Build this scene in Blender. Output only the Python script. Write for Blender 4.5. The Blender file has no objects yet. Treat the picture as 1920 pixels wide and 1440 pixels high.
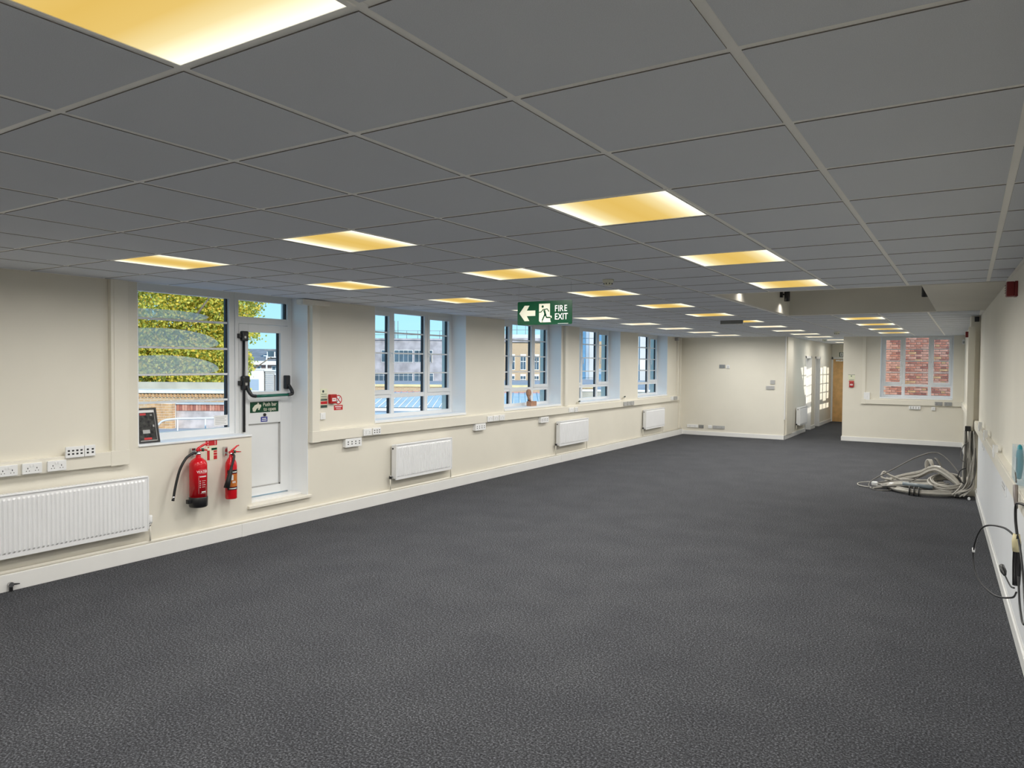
import bpy, bmesh, math, random
from mathutils import Vector, Matrix
random.seed(7)
scene = bpy.context.scene
COL = scene.collection

# ------------------------------------------------------------------ camera
YAW, PITCH, ROLL = 0.56118, -0.02750, 0.00678
CAM_Z = 1.8385
def camera():
    cy, sy, cp, sp = math.cos(YAW), math.sin(YAW), math.cos(PITCH), math.sin(PITCH)
    fwd = Vector((-sy*cp, cy*cp, sp)); right = Vector((cy, sy, 0)); up = right.cross(fwd)
    c, s = math.cos(ROLL), math.sin(ROLL)
    r2 = c*right + s*up; u2 = -s*right + c*up
    m = Matrix((( r2.x, u2.x, -fwd.x, 0), (r2.y, u2.y, -fwd.y, 0), (r2.z, u2.z, -fwd.z, CAM_Z), (0, 0, 0, 1)))
    cd = bpy.data.cameras.new('camera'); cd.sensor_width = 36; cd.lens = 1360.2*36/1920
    cd.clip_start = 0.05; cd.clip_end = 800
    co = bpy.data.objects.new('camera', cd); COL.objects.link(co); co.matrix_world = m
    scene.camera = co
camera()

# ------------------------------------------------------------------ world, sun, exposure
SKY_STRENGTH = 1.2
SUN_STRENGTH = 4.4
SUN_DIR = Vector((-1.23, 0.50, -0.60)).normalized()
LAMP_POWER = 21.5
EXPOSURE = 0.0
scene.view_settings.view_transform = 'Standard'
scene.view_settings.look = 'None'
scene.view_settings.gamma = 1
scene.view_settings.use_curve_mapping = False
scene.view_settings.exposure = EXPOSURE
scene.cycles.use_denoising = True
scene.cycles.max_bounces = 8
scene.cycles.diffuse_bounces = 5
scene.cycles.transparent_max_bounces = 24
scene.cycles.sample_clamp_indirect = 6
scene.cycles.caustics_reflective = False
scene.cycles.caustics_refractive = False

def make_world():
    w = bpy.data.worlds.new('sky'); scene.world = w; w.use_nodes = True
    nt = w.node_tree; nt.nodes.clear()
    out = nt.nodes.new('ShaderNodeOutputWorld'); bg = nt.nodes.new('ShaderNodeBackground')
    tc = nt.nodes.new('ShaderNodeTexCoord'); sx = nt.nodes.new('ShaderNodeSeparateXYZ'); ramp = nt.nodes.new('ShaderNodeValToRGB')
    nt.links.new(tc.outputs['Generated'], sx.inputs[0]); nt.links.new(sx.outputs['Z'], ramp.inputs[0])
    nt.links.new(ramp.outputs[0], bg.inputs['Color']); nt.links.new(bg.outputs[0], out.inputs[0])
    e = ramp.color_ramp.elements
    e[0].position = 0.0; e[0].color = (0.46, 0.82, 0.95, 1)
    e[1].position = 0.9; e[1].color = (0.16, 0.42, 0.86, 1)
    m = e.new(0.12); m.color = (0.34, 0.74, 0.95, 1)
    bg.inputs['Strength'].default_value = SKY_STRENGTH
make_world()
sd = bpy.data.lights.new('sun', 'SUN'); sd.energy = SUN_STRENGTH; sd.angle = 0.009; sd.color = (1.0, 0.93, 0.80)
so = bpy.data.objects.new('sun', sd); COL.objects.link(so)
so.rotation_euler = SUN_DIR.to_track_quat('-Z', 'Y').to_euler(); so.location = (30, -10, 25)

# ------------------------------------------------------------------ materials
MATS = {}
def mat(name, col, rough=0.6, metal=0.0, noise=None, bump=None, col2=None, spec=0.5, emit=None, alpha=None):
    """plain procedural material: base colour broken up with noise, optional fine relief"""
    if name in MATS: return MATS[name]
    m = bpy.data.materials.new(name); m.use_nodes = True; nt = m.node_tree
    b = nt.nodes['Principled BSDF']
    b.inputs['Base Color'].default_value = (*col, 1); b.inputs['Roughness'].default_value = rough
    b.inputs['Metallic'].default_value = metal; b.inputs['Specular IOR Level'].default_value = spec
    tc = None
    if noise or bump: tc = nt.nodes.new('ShaderNodeTexCoord')
    if noise:
        n = nt.nodes.new('ShaderNodeTexNoise'); n.inputs['Scale'].default_value = noise[0]; n.inputs['Detail'].default_value = 4
        r = nt.nodes.new('ShaderNodeValToRGB')
        k = noise[1]; c2 = col2 or tuple(max(0, c*(1-k)) for c in col)
        r.color_ramp.elements[0].position = 0.35; r.color_ramp.elements[1].position = 0.65
        r.color_ramp.elements[0].color = (*c2, 1); r.color_ramp.elements[1].color = (*col, 1)
        nt.links.new(tc.outputs['Object'], n.inputs['Vector']); nt.links.new(n.outputs['Fac'], r.inputs[0]); nt.links.new(r.outputs[0], b.inputs['Base Color'])
    if bump:
        n2 = nt.nodes.new('ShaderNodeTexNoise'); n2.inputs['Scale'].default_value = bump[0]; n2.inputs['Detail'].default_value = 3
        bp = nt.nodes.new('ShaderNodeBump'); bp.inputs['Strength'].default_value = bump[1]; bp.inputs['Distance'].default_value = bump[2] if len(bump) > 2 else 0.002
        nt.links.new(tc.outputs['Object'], n2.inputs['Vector']); nt.links.new(n2.outputs['Fac'], bp.inputs['Height']); nt.links.new(bp.outputs[0], b.inputs['Normal'])
    if emit:
        b.inputs['Emission Color'].default_value = (*emit[:3], 1); b.inputs['Emission Strength'].default_value = emit[3]
    MATS[name] = m; return m

WALL_C = (0.78, 0.748, 0.660)
M_wall = mat('cream_wall_paint', WALL_C, 0.55, noise=(1.3, 0.04), bump=(90, 0.10, 0.002))
M_trunk = mat('cream_trunking', (0.80, 0.768, 0.68), 0.4, noise=(3, 0.02))
M_skirt = mat('white_skirting_gloss', (0.83, 0.83, 0.82), 0.35, noise=(4, 0.03))
M_white = mat('white_plastic', (0.86, 0.87, 0.88), 0.3, noise=(5, 0.02))
M_upvc = mat('white_upvc', (0.80, 0.82, 0.84), 0.28, noise=(5, 0.02))
M_reveal = mat('white_reveal_paint', (0.86, 0.88, 0.90), 0.5, noise=(2, 0.02))
M_rad = mat('white_radiator_enamel', (0.84, 0.85, 0.87), 0.3, noise=(6, 0.02))
M_dark = mat('dark_rubber', (0.015, 0.018, 0.028), 0.5, noise=(30, 0.2))
M_black = mat('black_plastic', (0.012, 0.012, 0.014), 0.35, noise=(30, 0.2))
M_blackr = mat('black_rubber_hose', (0.012, 0.013, 0.014), 0.45, noise=(30, 0.2))
M_red = mat('red_enamel', (0.62, 0.008, 0.016), 0.18, noise=(8, 0.06))
M_redpl = mat('red_plastic', (0.42, 0.012, 0.012), 0.35, noise=(8, 0.06))
M_green = mat('sign_green', (0.0, 0.055, 0.022), 0.25, noise=(8, 0.05))
M_greenbar = mat('green_push_bar', (0.0, 0.12, 0.08), 0.3, noise=(8, 0.05))
M_pale = mat('sign_pale_print', (0.72, 0.72, 0.60), 0.5, noise=(20, 0.02))
M_signwhite = mat('sign_white_print', (0.85, 0.85, 0.85), 0.5, noise=(20, 0.02))
M_cardcream = mat('notice_cream_card', (0.76, 0.78, 0.60), 0.5, noise=(20, 0.03))
M_noticered = mat('notice_red_print', (0.55, 0.02, 0.025), 0.45, noise=(20, 0.05))
M_noticedark = mat('notice_dark_print', (0.03, 0.06, 0.05), 0.5, noise=(20, 0.1))
M_blue = mat('notice_blue_print', (0.02, 0.03, 0.30), 0.45, noise=(20, 0.05))
M_chrome = mat('chrome', (0.7, 0.7, 0.7), 0.2, 1.0, noise=(20, 0.05))
M_steel = mat('brushed_steel_plate', (0.42, 0.43, 0.44), 0.35, 0.8, noise=(40, 0.1))
M_hole = mat('socket_hole_dark', (0.02, 0.02, 0.02), 0.6, noise=(20, 0.1))
M_greypl = mat('grey_plastic', (0.45, 0.45, 0.45), 0.4, noise=(10, 0.05))
M_tile = mat('ceiling_tile_fissured', (0.71, 0.745, 0.81), 0.9, noise=(420, 0.10), bump=(500, 0.25, 0.001), spec=0.2)
M_tedge = mat('shadow_dark_tile_edge', (0.22, 0.21, 0.20), 0.95, noise=(60, 0.2), spec=0.1)  # tile sides coloured dark to draw the shadow lines beside the grid bars
M_grid = mat('ceiling_grid_enamel', (0.94, 0.94, 0.92), 0.45, noise=(6, 0.02))
M_plaster = mat('plaster_soffit', (0.74, 0.72, 0.66), 0.7, noise=(2, 0.04), bump=(80, 0.1, 0.002))
M_void = mat('dark_void', (0.05, 0.05, 0.05), 0.9, noise=(3, 0.1))
M_cable = mat('grey_cable_sheath', (0.42, 0.40, 0.36), 0.45, noise=(15, 0.15))
M_cabled = mat('dark_grey_cable_sheath', (0.13, 0.125, 0.115), 0.45, noise=(15, 0.15))
M_tape = mat('masking_tape', (0.74, 0.66, 0.40), 0.6, noise=(30, 0.12))
M_teal = mat('teal_plastic', (0.02, 0.30, 0.38), 0.3, noise=(10, 0.1))
M_wood = mat('light_oak_veneer', (0.78, 0.47, 0.19), 0.4, noise=(7, 0.18))
M_block = mat('pale_brown_wood_block', (0.45, 0.24, 0.15), 0.5, noise=(20, 0.2))

def carpet_mat():
    m = bpy.data.materials.new('charcoal_carpet'); m.use_nodes = True; nt = m.node_tree; b = nt.nodes['Principled BSDF']
    tc = nt.nodes.new('ShaderNodeTexCoord')
    def noise(s, d): 
        n = nt.nodes.new('ShaderNodeTexNoise'); n.inputs['Scale'].default_value = s; n.inputs['Detail'].default_value = d
        nt.links.new(tc.outputs['Object'], n.inputs['Vector']); return n
    n1 = noise(88, 6); n1.inputs['Roughness'].default_value = 0.68; n2 = noise(2.2, 3); n3 = noise(190, 4)
    r = nt.nodes.new('ShaderNodeValToRGB'); e = r.color_ramp.elements
    e[0].position = 0.36; e[0].color = (0.0145, 0.015, 0.0172, 1); e[1].position = 0.66; e[1].color = (0.190, 0.197, 0.218, 1)
    mm = e.new(0.52); mm.color = (0.0575, 0.0595, 0.0660, 1)
    nt.links.new(n1.outputs['Fac'], r.inputs[0])
    mul = nt.nodes.new('ShaderNodeMix'); mul.data_type = 'RGBA'; mul.blend_type = 'MULTIPLY'; mul.inputs[0].default_value = 1
    r2 = nt.nodes.new('ShaderNodeValToRGB'); r2.color_ramp.elements[0].position = 0.3; r2.color_ramp.elements[1].position = 0.7
    r2.color_ramp.elements[0].color = (0.86, 0.86, 0.88, 1); r2.color_ramp.elements[1].color = (1.05, 1.05, 1.05, 1)
    nt.links.new(n2.outputs['Fac'], r2.inputs[0])
    nt.links.new(r.outputs[0], mul.inputs[6]); nt.links.new(r2.outputs[0], mul.inputs[7]); nt.links.new(mul.outputs[2], b.inputs['Base Color'])
    bp = nt.nodes.new('ShaderNodeBump'); bp.inputs['Strength'].default_value = 0.4; bp.inputs['Distance'].default_value = 0.003
    nt.links.new(n3.outputs['Fac'], bp.inputs['Height']); nt.links.new(bp.outputs[0], b.inputs['Normal'])
    b.inputs['Roughness'].default_value = 0.95; b.inputs['Specular IOR Level'].default_value = 0.15
    return m
M_carpet = carpet_mat()

def glass_mat(name, tint=(1, 1, 1), refl=0.10, haze=0.0, hazecol=(0.8, 0.85, 0.85)):
    m = bpy.data.materials.new(name); m.use_nodes = True; nt = m.node_tree; nt.nodes.clear()
    out = nt.nodes.new('ShaderNodeOutputMaterial'); tr = nt.nodes.new('ShaderNodeBsdfTransparent'); gl = nt.nodes.new('ShaderNodeBsdfGlossy')
    tr.inputs[0].default_value = (*tint, 1); gl.inputs['Roughness'].default_value = 0.02
    lw = nt.nodes.new('ShaderNodeLayerWeight'); lw.inputs['Blend'].default_value = 0.5
    pw = nt.nodes.new('ShaderNodeMath'); pw.operation = 'POWER'; pw.inputs[1].default_value = 4.0
    mul = nt.nodes.new('ShaderNodeMath'); mul.operation = 'MULTIPLY_ADD'; mul.inputs[1].default_value = refl; mul.inputs[2].default_value = 0.008
    mx = nt.nodes.new('ShaderNodeMixShader')
    nt.links.new(lw.outputs['Facing'], pw.inputs[0]); nt.links.new(pw.outputs[0], mul.inputs[0]); nt.links.new(mul.outputs[0], mx.inputs[0]); nt.links.new(tr.outputs[0], mx.inputs[1]); nt.links.new(gl.outputs[0], mx.inputs[2])
    last = mx
    if haze > 0:
        df = nt.nodes.new('ShaderNodeBsdfTranslucent'); df.inputs[0].default_value = (*hazecol, 1)
        d2 = nt.nodes.new('ShaderNodeBsdfDiffuse'); d2.inputs[0].default_value = (*hazecol, 1)
        ad = nt.nodes.new('ShaderNodeMixShader'); ad.inputs[0].default_value = 0.4
        nt.links.new(df.outputs[0], ad.inputs[1]); nt.links.new(d2.outputs[0], ad.inputs[2])
        nz = nt.nodes.new('ShaderNodeTexNoise'); nz.inputs['Scale'].default_value = 6
        mp = nt.nodes.new('ShaderNodeMapRange'); mp.inputs[3].default_value = haze*0.8; mp.inputs[4].default_value = haze*1.15
        nt.links.new(nz.outputs['Fac'], mp.inputs[0])
        m2 = nt.nodes.new('ShaderNodeMixShader')
        nt.links.new(mp.outputs[0], m2.inputs[0]); nt.links.new(mx.outputs[0], m2.inputs[1]); nt.links.new(ad.outputs[0], m2.inputs[2]); last = m2
    nt.links.new(last.outputs[0], out.inputs[0]); return m
M_glass = glass_mat('clear_window_glass', refl=0.05)
M_fog = glass_mat('fogged_film', refl=0.02, haze=0.34, hazecol=(0.86, 0.88, 0.82))
M_clearpl = glass_mat('clear_plastic', tint=(0.94, 0.97, 1.0), refl=0.10, haze=0.14)

def brick_mat(name, c1, c2, mortar, scale=1.0, soft=False):
    m = bpy.data.materials.new(name); m.use_nodes = True; nt = m.node_tree; b = nt.nodes['Principled BSDF']
    tc = nt.nodes.new('ShaderNodeTexCoord'); mp = nt.nodes.new('ShaderNodeMapping'); mp.inputs['Rotation'].default_value = (math.pi/2, 0, 0)
    br = nt.nodes.new('ShaderNodeTexBrick'); br.inputs['Color1'].default_value = (*c1, 1); br.inputs['Color2'].default_value = (*c2, 1); br.inputs['Mortar'].default_value = (*mortar, 1)
    br.inputs['Scale'].default_value = scale; br.inputs['Brick Width'].default_value = 0.225; br.inputs['Row Height'].default_value = 0.075; br.inputs['Mortar Size'].default_value = 0.009
    nt.links.new(tc.outputs['Object'], mp.inputs[0]); nt.links.new(mp.outputs[0], br.inputs['Vector']); nt.links.new(br.outputs['Color'], b.inputs['Base Color'])
    b.inputs['Roughness'].default_value = 0.9; return m

# ------------------------------------------------------------------ mesh helpers
def box(bm, x0, x1, y0, y1, z0, z1, bev=0.0):
    vs = [bm.verts.new((x, y, z)) for x in (x0, x1) for y in (y0, y1) for z in (z0, z1)]
    q = [(0, 1, 3, 2), (4, 6, 7, 5), (0, 4, 5, 1), (2, 3, 7, 6), (0, 2, 6, 4), (1, 5, 7, 3)]
    fs = [bm.faces.new([vs[i] for i in f]) for f in q]
    if bev > 0:
        es = list({e for f in fs for e in f.edges})
        bmesh.ops.bevel(bm, geom=es, offset=bev, segments=2, profile=0.5, affect='EDGES', clamp_overlap=True)
    return bm
def frame_basis(d):
    d = d.normalized(); a = Vector((0, 0, 1)) if abs(d.z) < 0.9 else Vector((1, 0, 0))
    u = d.cross(a).normalized(); return u, d.cross(u).normalized()
def tube(bm, pts, r, seg=8, cap=True):
    pts = [Vector(p) for p in pts]; n = len(pts); rings = []; pu = None
    for i, p in enumerate(pts):
        d = (pts[min(i+1, n-1)] - pts[max(i-1, 0)])
        if d.length < 1e-9: d = Vector((0, 0, 1))
        d.normalize()
        if pu is None: u, v = frame_basis(d)
        else:
            u = (pu - d*pu.dot(d))
            if u.length < 1e-6: u, v = frame_basis(d)
            u.normalize(); v = d.cross(u)
        pu = u
        rr = r[i] if isinstance(r, (list, tuple)) else r
        rings.append([bm.verts.new(p + (u*math.cos(2*math.pi*k/seg) + v*math.sin(2*math.pi*k/seg))*rr) for k in range(seg)])
    for a, b in zip(rings, rings[1:]):
        for k in range(seg):
            f = bm.faces.new((a[k], a[(k+1) % seg], b[(k+1) % seg], b[k])); f.smooth = True
    if cap:
        bm.faces.new(rings[0][::-1]); bm.faces.new(rings[-1])
    return bm
def spline(ctrl, n=8, closed=False):
    P = [Vector(p) for p in ctrl]; out = []; m = len(P)
    rng = range(m if closed else m-1)
    for i in rng:
        if closed: a, b, c, d = P[(i-1) % m], P[i], P[(i+1) % m], P[(i+2) % m]
        else: a, b, c, d = P[max(i-1, 0)], P[i], P[i+1], P[min(i+2, m-1)]
        for k in range(n):
            t = k/n
            out.append(0.5*((2*b) + (c-a)*t + (2*a-5*b+4*c-d)*t*t + (3*b-a-3*c+d)*t**3))
    out.append(P[0] if closed else P[-1]); return out
def lathe(bm, prof, c=(0, 0), seg=24):
    rings = []
    for r, z in prof:
        if r < 1e-6: rings.append([bm.verts.new((c[0], c[1], z))])
        else: rings.append([bm.verts.new((c[0]+r*math.cos(2*math.pi*k/seg), c[1]+r*math.sin(2*math.pi*k/seg), z)) for k in range(seg)])
    for a, b in zip(rings, rings[1:]):
        for k in range(seg):
            if len(a) == 1 and len(b) == 1: continue
            if len(a) == 1: f = bm.faces.new((a[0], b[(k+1) % seg], b[k]))
            elif len(b) == 1: f = bm.faces.new((a[k], a[(k+1) % seg], b[0]))
            else: f = bm.faces.new((a[k], a[(k+1) % seg], b[(k+1) % seg], b[k]))
            f.smooth = True
    return bm
def poly(bm, pts, x0, x1):
    """outline in the (y, z) plane extruded along x"""
    a = [bm.verts.new((x0, p[0], p[1])) for p in pts]; b = [bm.verts.new((x1, p[0], p[1])) for p in pts]
    n = len(pts)
    bm.faces.new(a); bm.faces.new(b[::-1])
    for i in range(n): bm.faces.new((a[i], b[i], b[(i+1) % n], a[(i+1) % n]))
    bmesh.ops.recalc_face_normals(bm, faces=bm.faces[:]); return bm
def ring(bm, x0, x1, y0, y1, z0, z1, w, bev=0.0, wt=None, wb=None):
    wt = wt or w; wb = wb or w
    box(bm, x0, x1, y0, y0+w, z0, z1, bev); box(bm, x0, x1, y1-w, y1, z0, z1, bev)
    box(bm, x0+.0008, x1-.0008, y0+w, y1-w, z0, z0+wb, bev); box(bm, x0+.0008, x1-.0008, y0+w, y1-w, z1-wt, z1, bev); return bm
def B(): return bmesh.new()
def obj(name, bm, m, parent=None, loc=None, rz=None, smooth=False):
    me = bpy.data.meshes.new(name)
    if smooth:
        for f in bm.faces: f.smooth = True
    bm.to_mesh(me); bm.free(); me.materials.append(m)
    o = bpy.data.objects.new(name, me); COL.objects.link(o)
    if parent: o.parent = parent
    if parent and (name.endswith('_print') or name in ('print_lines', 'openings', 'rocker', 'vent', 'sound_slot', 'running_figure', 'maker_line')): o['kind'] = 'stuff'
    if loc is not None: o.location = loc
    if rz is not None: o.rotation_euler = (0, 0, rz)
    return o
def inst(name, me, parent=None, loc=(0, 0, 0), rz=0.0):
    o = bpy.data.objects.new(name, me); COL.objects.link(o); o.parent = parent; o.location = loc; o.rotation_euler = (0, 0, rz); return o
def bxo(name, dims, m, parent=None, bev=0.0): return obj(name, box(B(), *dims, bev), m, parent)
def tag(o, label=None, cat=None, group=None, kind=None):
    if label: o['label'] = label
    if cat: o['category'] = cat
    if group: o['group'] = group
    if kind: o['kind'] = kind
    return o
def thing(name, label, cat, loc=(0, 0, 0), rz=0.0, group=None):
    o = bpy.data.objects.new(name, None); COL.objects.link(o); o.location = loc; o.rotation_euler = (0, 0, rz); o.empty_display_size = 0.1
    return tag(o, label, cat, group)
def struct(name, bm, m, label, cat): return tag(obj(name, bm, m), label, cat, kind='structure')
def text_mesh(s, size, depth=0.001, bold=0.0, align='CENTER'):
    cu = bpy.data.curves.new('lettering', 'FONT'); cu.body = s; cu.size = size; cu.extrude = depth; cu.offset = bold; cu.align_x = align; cu.align_y = 'CENTER'; cu.resolution_u = 3
    o = bpy.data.objects.new('lettering_source', cu); COL.objects.link(o)
    dg = bpy.context.evaluated_depsgraph_get(); me = bpy.data.meshes.new_from_object(o.evaluated_get(dg))
    bpy.data.objects.remove(o); bpy.data.curves.remove(cu); me.name = 'lettering'; return me
def lettering(s, size, m, parent, y, z, x, bold=0.0, wide=1.0, mirror=1, radius=None, align='CENTER'):
    """lettering standing on a panel that faces local +X; reads towards local +Y. radius: wrapped round a vertical cylinder"""
    me = text_mesh(s, size, 0.0008, bold, align)
    for v in me.vertices:
        tx, ty, tz = v.co
        yy, zz = tx*wide + y, ty + z
        if radius:
            a = yy/radius; rr = radius + x + tz
            v.co = (math.cos(a)*rr, math.sin(a)*rr, zz)
        else: v.co = (x + tz, yy, zz)
    me.materials.clear(); me.materials.append(m)
    o = bpy.data.objects.new('lettering', me); COL.objects.link(o); o.parent = parent
    if len(s) > 1: o['kind'] = 'stuff'
    return o

# ------------------------------------------------------------------ the room's measures (metres)
H = 2.5675                 # ceiling
LX = -6.49                 # window wall
AY, BY = 18.85, 19.55      # far walls
CXL, CXR = -3.85, -2.62    # corridor walls
CEND = 26.1
YB = -3.2                  # wall behind the camera
RA = 0.029
def xr(y): return 0.259 - 0.029*(y-8)
TOP = 2.95
WT = 0.46                  # window wall thickness
# wall frames: local +X out of the wall into the room, +Y along it, Z up
def on_left(y, z, off=0.0): return (LX+off, y, z), 0.0
def on_farA(x, z, off=0.0): return (x, AY-off, z), -math.pi/2
def on_farB(x, z, off=0.0): return (x, BY-off, z), -math.pi/2
def on_right(y, z, off=0.0): return (xr(y)-off, y, z), math.pi+RA
def on_corr(y, z, off=0.0): return (CXL+off, y, z), 0.0

# ------------------------------------------------------------------ floor and walls
bm = B()
box(bm, -6.95, 0.9, YB, AY+0.05, -0.25, 0.0); box(bm, CXL-0.3, 0.9, AY+0.05, BY+0.1, -0.25, 0.0); box(bm, CXL-0.3, CXR+0.1, BY+0.1, CEND+0.3, -0.25, 0.0)
struct('floor', bm, M_carpet, 'dark charcoal fitted carpet covering the whole office floor', 'carpet')

WINS = [(6.99, 9.00), (10.08, 12.06), (12.81, 14.80), (15.81, 17.75)]
SILL, HEAD = 1.09, 2.62
bm = B()
x0, x1 = LX-WT, LX
box(bm, x0, x1, YB-0.3, 3.83, 0, TOP)
box(bm, x0, x1, 3.83, 5.085, 0, 1.05); box(bm, x0, x1, 5.085, 5.87, 0, 0.285); box(bm, x0, x1, 3.83, 5.87, HEAD, TOP)
prev = 5.87
for a, b in WINS:
    box(bm, x0, x1, prev, a, 0, TOP); box(bm, x0, x1, a, b, 0, SILL); box(bm, x0, x1, a, b, HEAD, TOP); prev = b
box(bm, x0, x1, prev, AY+0.2, 0, TOP)
struct('wall_left', bm, M_wall, 'long cream window wall with fire door and radiators', 'wall')

bm = B(); box(bm, LX, CXL, AY, AY+0.14, 0, TOP)
struct('wall_far_a', bm, M_wall, 'cream partition wall at the far end beside the corridor', 'wall').name = 'wall_far_partition'
W6 = (-1.80, -0.29)
bm = B()
box(bm, CXR, W6[0], BY, BY+0.36, 0, TOP); box(bm, W6[0], W6[1], BY, BY+0.36, 0, 1.10); box(bm, W6[0], W6[1], BY, BY+0.36, HEAD, TOP); box(bm, W6[1], 0.3, BY, BY+0.36, 0, TOP)
struct('wall_far', bm, M_wall, 'cream end wall holding the window with brickwork behind it', 'wall')
# right wall, slightly out of square
bm = B()
def rbox(bm, off0, off1, y0, y1, z0, z1):
    vs = []
    for y in (y0, y1):
        for o_ in (off0, off1):
            for z in (z0, z1): vs.append(bm.verts.new((xr(y)-o_, y, z)))
    for f in [(0, 1, 3, 2), (4, 6, 7, 5), (0, 4, 5, 1), (2, 3, 7, 6), (0, 2, 6, 4), (1, 5, 7, 3)]: bm.faces.new([vs[i] for i in f])
    bmesh.ops.recalc_face_normals(bm, faces=bm.faces[:])
rbox(bm, -0.3, 0.0, YB-0.3, BY+0.3, 0, TOP)
wr = struct('wall_right', bm, M_wall, 'long windowless cream wall with cable trunking at waist height', 'wall')
bm = B(); rbox(bm, -0.02, 0.115, 12.2, 12.7, 0, H+0.05); obj('pilaster', bm, M_wall, wr)
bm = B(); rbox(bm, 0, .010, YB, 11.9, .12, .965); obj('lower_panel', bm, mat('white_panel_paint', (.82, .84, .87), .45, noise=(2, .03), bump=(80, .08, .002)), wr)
bm = B(); box(bm, LX-0.4, 0.9, YB-0.2, YB, 0, TOP)
struct('wall_back', bm, M_wall, 'cream wall behind the viewpoint', 'wall')
# corridor
bm = B()
D1, D2 = (21.58, 22.36), (23.08, 23.80)
pr = AY+.14
for a, b in (D1, D2):
    box(bm, CXL-0.16, CXL, pr, a, 0, TOP); box(bm, CXL-0.16, CXL, a, b, 2.08, TOP); pr = b
box(bm, CXL-0.16, CXL, pr, CEND+0.2, 0, TOP)
struct('wall_corridor_left', bm, M_wall, 'cream corridor wall with two doorways and sunlit patches', 'wall')
CW = [(20.10, 21.98), (23.28, 25.10)]
bm = B(); pr = BY+0.3
for a, b in CW:
    box(bm, CXR, CXR+0.3, pr, a, 0, TOP); box(bm, CXR, CXR+0.3, a, b, 0, SILL); box(bm, CXR, CXR+0.3, a, b, HEAD, TOP); pr = b
box(bm, CXR, CXR+0.3, pr, CEND+0.2, 0, TOP)
struct('wall_corridor_right', bm, M_wall, 'cream corridor wall with sunny windows, hidden behind the end wall', 'wall')
bm = B(); box(bm, CXL-0.2, CXR+0.3, CEND, CEND+0.15, 0, TOP)
struct('wall_corridor_end', bm, M_wall, 'white wall closing the corridor around the oak door', 'wall')

# ------------------------------------------------------------------ ceiling: slab, grid bars, tiles, recess
GX, GY, T = -4.0727, 1.1069, 0.6
RX0, RX1, RY0, RY1 = GX+3*T, -0.37, 7.45, 11.08       # recess in the ceiling
bm = B(); zt = H+0.16
box(bm, LX-0.4, RX0-0.05, YB-0.2, BY+0.3, zt, zt+0.2); box(bm, RX1+0.05, 1.0, YB-0.2, BY+0.3, zt, zt+0.2)
box(bm, RX0-0.05, RX1+0.05, YB-0.2, RY0-0.05, zt, zt+0.2); box(bm, RX0-0.05, RX1+0.05, RY1+0.05, BY+0.3, zt, zt+0.2)
box(bm, CXL-0.3, CXR+0.3, BY+0.3, CEND+0.3, zt, zt+0.2); box(bm, RX0-0.1, RX1+0.1, RY0-0.1, RY1+0.1, H+0.86, H+0.95)
ceil = struct('ceiling', bm, M_plaster, 'suspended ceiling of grey square tiles in a pale metal grid', 'ceiling')
bm = B()   # recess lining and plaster margin
box(bm, RX0, RX0+0.06, RY0, RY1, H, H+0.9); box(bm, RX1-0.06+0.06, RX1+0.06, RY0, RY1, H+0.012, H+0.9)
box(bm, RX0, RX1, RY1-0.03, RY1+0.03, H, H+0.9); box(bm, RX0, RX1, RY0-0.03, RY0, H, H+0.9)
obj('recess_lining', bm, M_plaster, ceil)
bm = B()
vs = [bm.verts.new(p) for p in ((RX1, RY0, H), (xr(RY0), RY0, H), (xr(RY1), RY1, H), (RX1, RY1, H))]
vt = [bm.verts.new((v.co.x, v.co.y, H+0.012)) for v in vs]
bm.faces.new(vs); bm.faces.new(vt[::-1])
for i in range(4): bm.faces.new((vs[i], vt[i], vt[(i+1) % 4], vs[(i+1) % 4]))
bmesh.ops.recalc_face_normals(bm, faces=bm.faces[:])
obj('plaster_soffit', bm, M_plaster, ceil)

LIGHTS = [(4, j) for j in (-5, -1, 3, 6, 9, 18, 21, 24, 27)] + [(1, j) for j in (-5, -1, 3, 6, 9, 12, 15, 18, 21, 24, 27, 30, 34, 38)] + [(-2, j) for j in (-5, -1, 3, 6, 9, 12, 15, 18, 21, 24, 27)]
J0, J1 = -7, 41
tiles = []
for i in range(-4, 8):
    for j in range(J0, J1+1):
        if (i, j) in LIGHTS: continue
        a, b, c, d = GX+i*T, GX+(i+1)*T, GY+j*T, GY+(j+1)*T
        a = max(a, LX+0.005); c = max(c, YB)
        if c >= AY and a < CXL: a = CXL
        if c >= BY: b = min(b, CXR)
        if b <= CXL+0.02: d = min(d, AY)
        elif a >= CXR-0.02: d = min(d, BY)
        else: d = min(d, CEND)
        b = min(b, xr((c+d)/2)-0.004)
        rects = [(a, b, c, d)]
        if b > RX0+0.02 and d > RY0 and c < RY1:
            rects = []
            if c < RY0: rects.append((a, b, c, RY0-0.03))
            if d > RY1: rects.append((a, b, RY1+0.03, d))
        for r in rects:
            if r[1]-r[0] > 0.04 and r[3]-r[2] > 0.04: tiles.append(r)
def tkey(r):
    x, y = (r[0]+r[1])/2, (r[2]+r[3])/2
    d = -x*math.sin(YAW)+y*math.cos(YAW); a = x*math.cos(YAW)+y*math.sin(YAW)
    seen = d > 0.35 and abs(a) < d*0.78+0.5
    return (0 if seen else 1, x*x+y*y)
tiles.sort(key=tkey)
E_ = 0.0135; TZ0, TZ1 = H, H+0.018
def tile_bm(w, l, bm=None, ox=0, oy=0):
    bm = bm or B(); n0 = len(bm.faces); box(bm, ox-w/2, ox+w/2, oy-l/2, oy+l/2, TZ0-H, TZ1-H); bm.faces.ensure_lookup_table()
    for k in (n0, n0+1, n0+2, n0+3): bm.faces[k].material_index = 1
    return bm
full = None; rest = B()
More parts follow.
